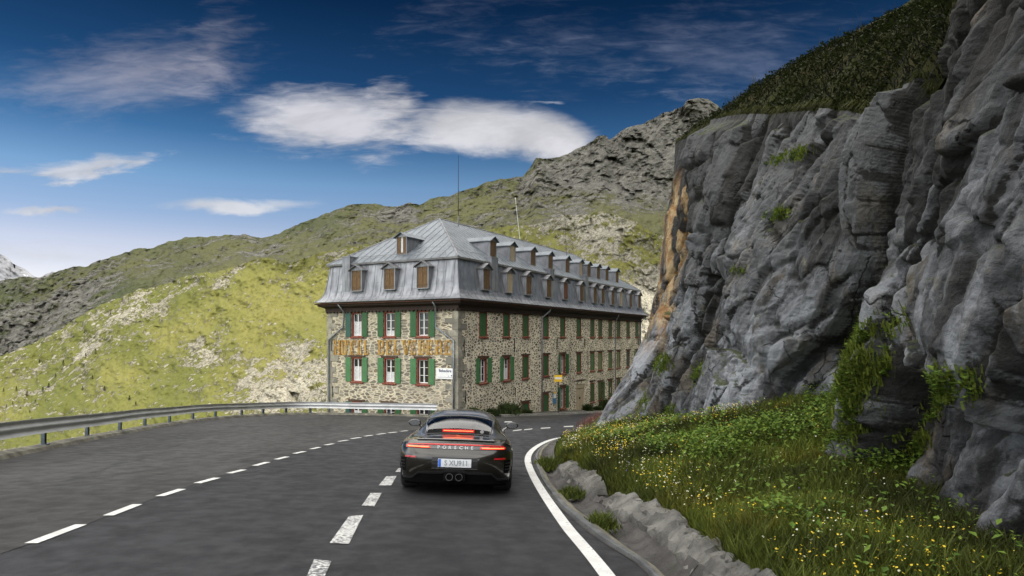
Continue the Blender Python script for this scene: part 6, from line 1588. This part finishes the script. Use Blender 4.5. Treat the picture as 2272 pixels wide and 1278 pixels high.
# green patches growing on the rock face
fpx = 1136 + FPX * face[..., 0] / np.maximum(face[..., 1], .5); fpy = HOR - FPX * (face[..., 2] - CAMZ) / np.maximum(face[..., 1], .5)
parts = []
for (cx, cy, rx, ry, an, n, ln) in ((1965, 725, 48, 32, -20, 5200, .22), (1930, 800, 50, 52, 0, 6500, .24), (1900, 890, 52, 64, 0, 7500, .26), (1850, 960, 70, 40, 0, 3500, .24), (1475, 815, 22, 22, 0, 900, .26), (1545, 830, 14, 30, 25, 400, .2), (1640, 605, 18, 10, 0, 200, .2), (1728, 480, 26, 14, -15, 500, .2), (1760, 350, 50, 12, -15, 400, .2),
                                (2080, 880, 34, 60, 30, 900, .16), (2160, 860, 22, 40, 0, 500, .16), (1430, 905, 14, 30, 20, 300, .2), (1490, 912, 22, 12, 0, 300, .2), (2010, 985, 40, 30, 0, 500, .2)):
    w_ = blob(fpx, fpy, cx, cy, rx, ry, an) * (np.abs(fpx - cx) < 2.5 * rx) * (face[..., 1] > 4) * (face[..., 1] < 28.5); w_ = np.where(w_ > .25, w_, 0) * np.clip(fbm(S * 2, Z * 2, 0, 3, 88) * 2.6 - .8, .02, 1)
    if w_.sum() <= 0: continue
    w_ = w_.ravel() / w_.sum(); k = rv.choice(w_.size, n, p=w_); P_ = face.reshape(-1, 3)[k] + rv.normal(0, .03, (n, 3))
    parts.append(blades(P_, rv.uniform(.4, 1.1, n) * ln, rv.uniform(.014, .032, n), .8, (.040, .062, .008), (.14, .17, .02), rv, droop=np.array([-.35, -.1, .1])))
    m_n = n // 3; k = rv.choice(w_.size, m_n, p=w_); parts.append(leaves(face.reshape(-1, 3)[k] + nface.reshape(-1, 3)[k] * .08, rv.uniform(.04, .11, m_n), rv, (.05, .10, .01), (.15, .22, .03)))
stuff('rock_face_plants', parts, 'green grass and herbs growing in the cracks of the cliff face', 'plants')
# single tufts in the channel
def tuft(name, X, Y, rad, h_, n, c0, c1, lab, cat, group=None, leafn=0, zoff=0.0, sd=1):
    r_ = np.random.default_rng(sd); q = r_.normal(0, .5, (n, 2)) * rad; P3 = np.stack([q[:, 0], q[:, 1], 0 * q[:, 0] - .02], 1)
    Hh = h_ * r_.uniform(.4, 1.1, n) * np.clip(1.15 - np.hypot(q[:, 0], q[:, 1]) / rad * .5, .3, 1)
    pr_ = [blades(P3, Hh, r_.uniform(.012, .03, n) * (1 + Y / 25), .75, c0, c1, r_)]
    if leafn:
        dd_ = r_.normal(0, .42, (leafn, 3)) * np.array([rad, rad, h_ * .55]); dd_[:, 2] = np.abs(dd_[:, 2]) + h_ * .15
        pr_.append(leaves(dd_, r_.uniform(.04, .10, leafn) * (1 + Y / 40), r_, c0, c1))
    V, F, C = join(pr_); me = np_mesh(name, V, F, M['leaf'], cols=C)
    return tag(link(name, me, None, (X, Y, float(gz(X, Y)) + zoff)), lab, cat, group)
GR = (.030, .050, .010), (.11, .13, .02)
for i, (px, py, rad, h_, lab) in enumerate(((1215, 1036, .34, .30, 'large grass tuft at the narrow head of the drainage channel'), (1247, 1036, .36, .26, 'grass tuft against the pale concrete block on the channel bend'), (1268, 1098, .22, .20, 'dark grass tuft in the channel beside the gap in the wall'), (1330, 1096, .16, .2, 'small tuft squeezed in the gap between two wall lengths'), (1335, 1165, .2, .22, 'dark tuft at the channel edge by the long concrete wall'), (1250, 1013, .2, .16, 'small tuft in the bend where the channel vanishes'))):
    X, Y = G(px, py, -.05); tuft('grass_tuft', X, Y, rad, h_, 420, *GR, lab, 'grass tuft', 'tufts in the drainage channel', zoff=-.06, sd=i + 3)
def atwall(px, off=.35): p = cor + dR * tfac(px, -off) - dL * off; return p
for i, (px, rad, h_, lab) in enumerate(((1050, .55, .55, 'low weeds at the hotel wall right behind the car roof'), (1090, .35, .45, 'small weed clump against the wall left of the leafy bush'), (1120, .8, .95, 'leafy green bush against the wall between the corner and the green door'), (1140, .45, .8, 'upright bush just left of the green door'), (1168, .4, .35, 'low weeds growing in front of the green door'), (1304, .35, .7, 'weeds at the foot of the wall right of the pale double door'), (1325, .3, .45, 'sparse weeds under the far ground-floor shutters'), (1342, .85, 1.25, 'rounded yellow-green bush at the far end of the hotel wall'))):
    p = atwall(px); tuft('bush', p[0], p[1], rad, h_, 500, (.022, .040, .012), (.075, .10, .03), lab, 'bush', 'bushes along the hotel wall', 500, .1, sd=i + 30)
p = G(1330, 948); rb = tuft('bush', 4.15, 31.0, .85, .75, 700, (.10, .045, .035), (.24, .11, .09), 'reddish-brown low bush where the rock foot meets the road', 'bush', None, 500, .15, 77)
tuft('grass_tuft', 3.55, 28.4, .7, .5, 600, (.04, .05, .02), (.16, .15, .06), 'dry seeding grass at the tip of the meadow by the reddish bush', 'grass tuft', None, 0, 0, 78)
# small conifers on the far slope, lower left
tm = simple('bark', (.06, .045, .03), .9); me_c = []
for k in range(3):
    r_ = np.random.default_rng(90 + k); n = 420; t_ = r_.uniform(0, 1, n) ** .8; a = r_.uniform(0, 6.28, n); rad = (1 - t_) * r_.uniform(.35, 1.0, n) * 1.05 + .05
    P3 = np.stack([np.cos(a) * rad, np.sin(a) * rad, .5 + t_ * 3.6], 1)
    me_c.append(np_mesh('crown', *leaves(P3, r_.uniform(.3, .6, n), r_, (.010, .020, .008), (.035, .05, .018), .2)[:2], M['leaf'], cols=leaves(P3, r_.uniform(.3, .6, n), r_, (.010, .020, .008), (.035, .05, .018), .2)[2]))
b_ = MB(); b_.tube([(0, 0, -1), (0, 0, 1), (0, 0, 4)], [.16, .12, .03], 6); me_t = b_.mesh('trunk', tm)
bpy.context.view_layer.update(); dg = bpy.context.evaluated_depsgraph_get()
hs = bpy.data.objects['hillside']; from mathutils.bvhtree import BVHTree
bvh = BVHTree.FromObject(hs, dg)
trees_px = [(14, 905), (28, 897), (45, 908), (60, 880), (78, 893), (95, 872), (108, 861), (82, 846), (123, 838), (140, 812), (88, 806), (190, 795), (212, 786), (205, 842), (248, 750), (232, 868), (287, 888), (301, 900), (183, 866), (330, 842), (8, 870), (36, 868), (66, 916), (245, 700)]
for i, (px, py) in enumerate(trees_px):
    dv_ = Vector(((px - 1136) / FPX, 1, (HOR - py) / FPX)).normalized(); hit = bvh.ray_cast(Vector((0, 0, CAMZ)), dv_)
    if hit[0] is None: continue
    e = tag(empty('conifer', hit[0]), 'small dark conifer standing among pale outcrops on the sunlit lower slope', 'tree', 'small conifers scattered on the lower left hillside')
    s_ = rv.uniform(.3, .65); e.scale = (s_, s_, s_ * rv.uniform(.9, 1.2)); link('crown', me_c[i % 3], e); link('trunk', me_t, e)
# broad cloud bank high above, outside the picture: shades the mountain behind
def cloudbank(cx, cy, rx, ry, z0, seed):
    n = 60; A = np.zeros((n, n, 3)); u = np.linspace(-1, 1, n); U2, V2 = np.meshgrid(u, u, indexing='ij')
    rr_ = np.hypot(U2, V2); nz = fbm(U2 * 3, V2 * 3, 0, 5, seed)
    A[..., 0] = cx + rx * U2; A[..., 1] = cy + ry * V2; th = np.clip(1.05 - rr_ + (nz - .5) * .6, 0, 1) ** .5
    up = A.copy(); up[..., 2] = z0 + 90 * th * (.5 + nz); dn = A.copy(); dn[..., 2] = z0 - 25 * th
    keep = (th > .05)
    for a_, sg in ((up, 1), (dn, 0)): pass
    V = np.concatenate([up.reshape(-1, 3), dn.reshape(-1, 3)]); F = grid_faces(n, n); kf = keep.ravel()[F].all(1); F = F[kf]
    return V, np.concatenate([F, F[:, ::-1] + n * n])
mw, t, b = mat('cloud_white'); b.inputs['Base Color'].default_value = (.9, .9, .92, 1); b.inputs['Roughness'].default_value = 1

cm = t.node('ShaderNodeBsdfTranslucent'); cm.inputs[0].default_value = (.9, .9, .95, 1); mx = t.node('ShaderNodeMixShader'); mx.inputs[0].default_value = .5
t.l.new(b.outputs[0], mx.inputs[1]); t.l.new(cm.outputs[0], mx.inputs[2]); t.l.new(mx.outputs[0], t.n['Material Output'].inputs[0])
V, F = cloudbank(930, 300, 1000, 770, 900, 3)
me = np_mesh('cloud', V, F, mw, smooth=True); tag(link('cloud', me), kind='structure')
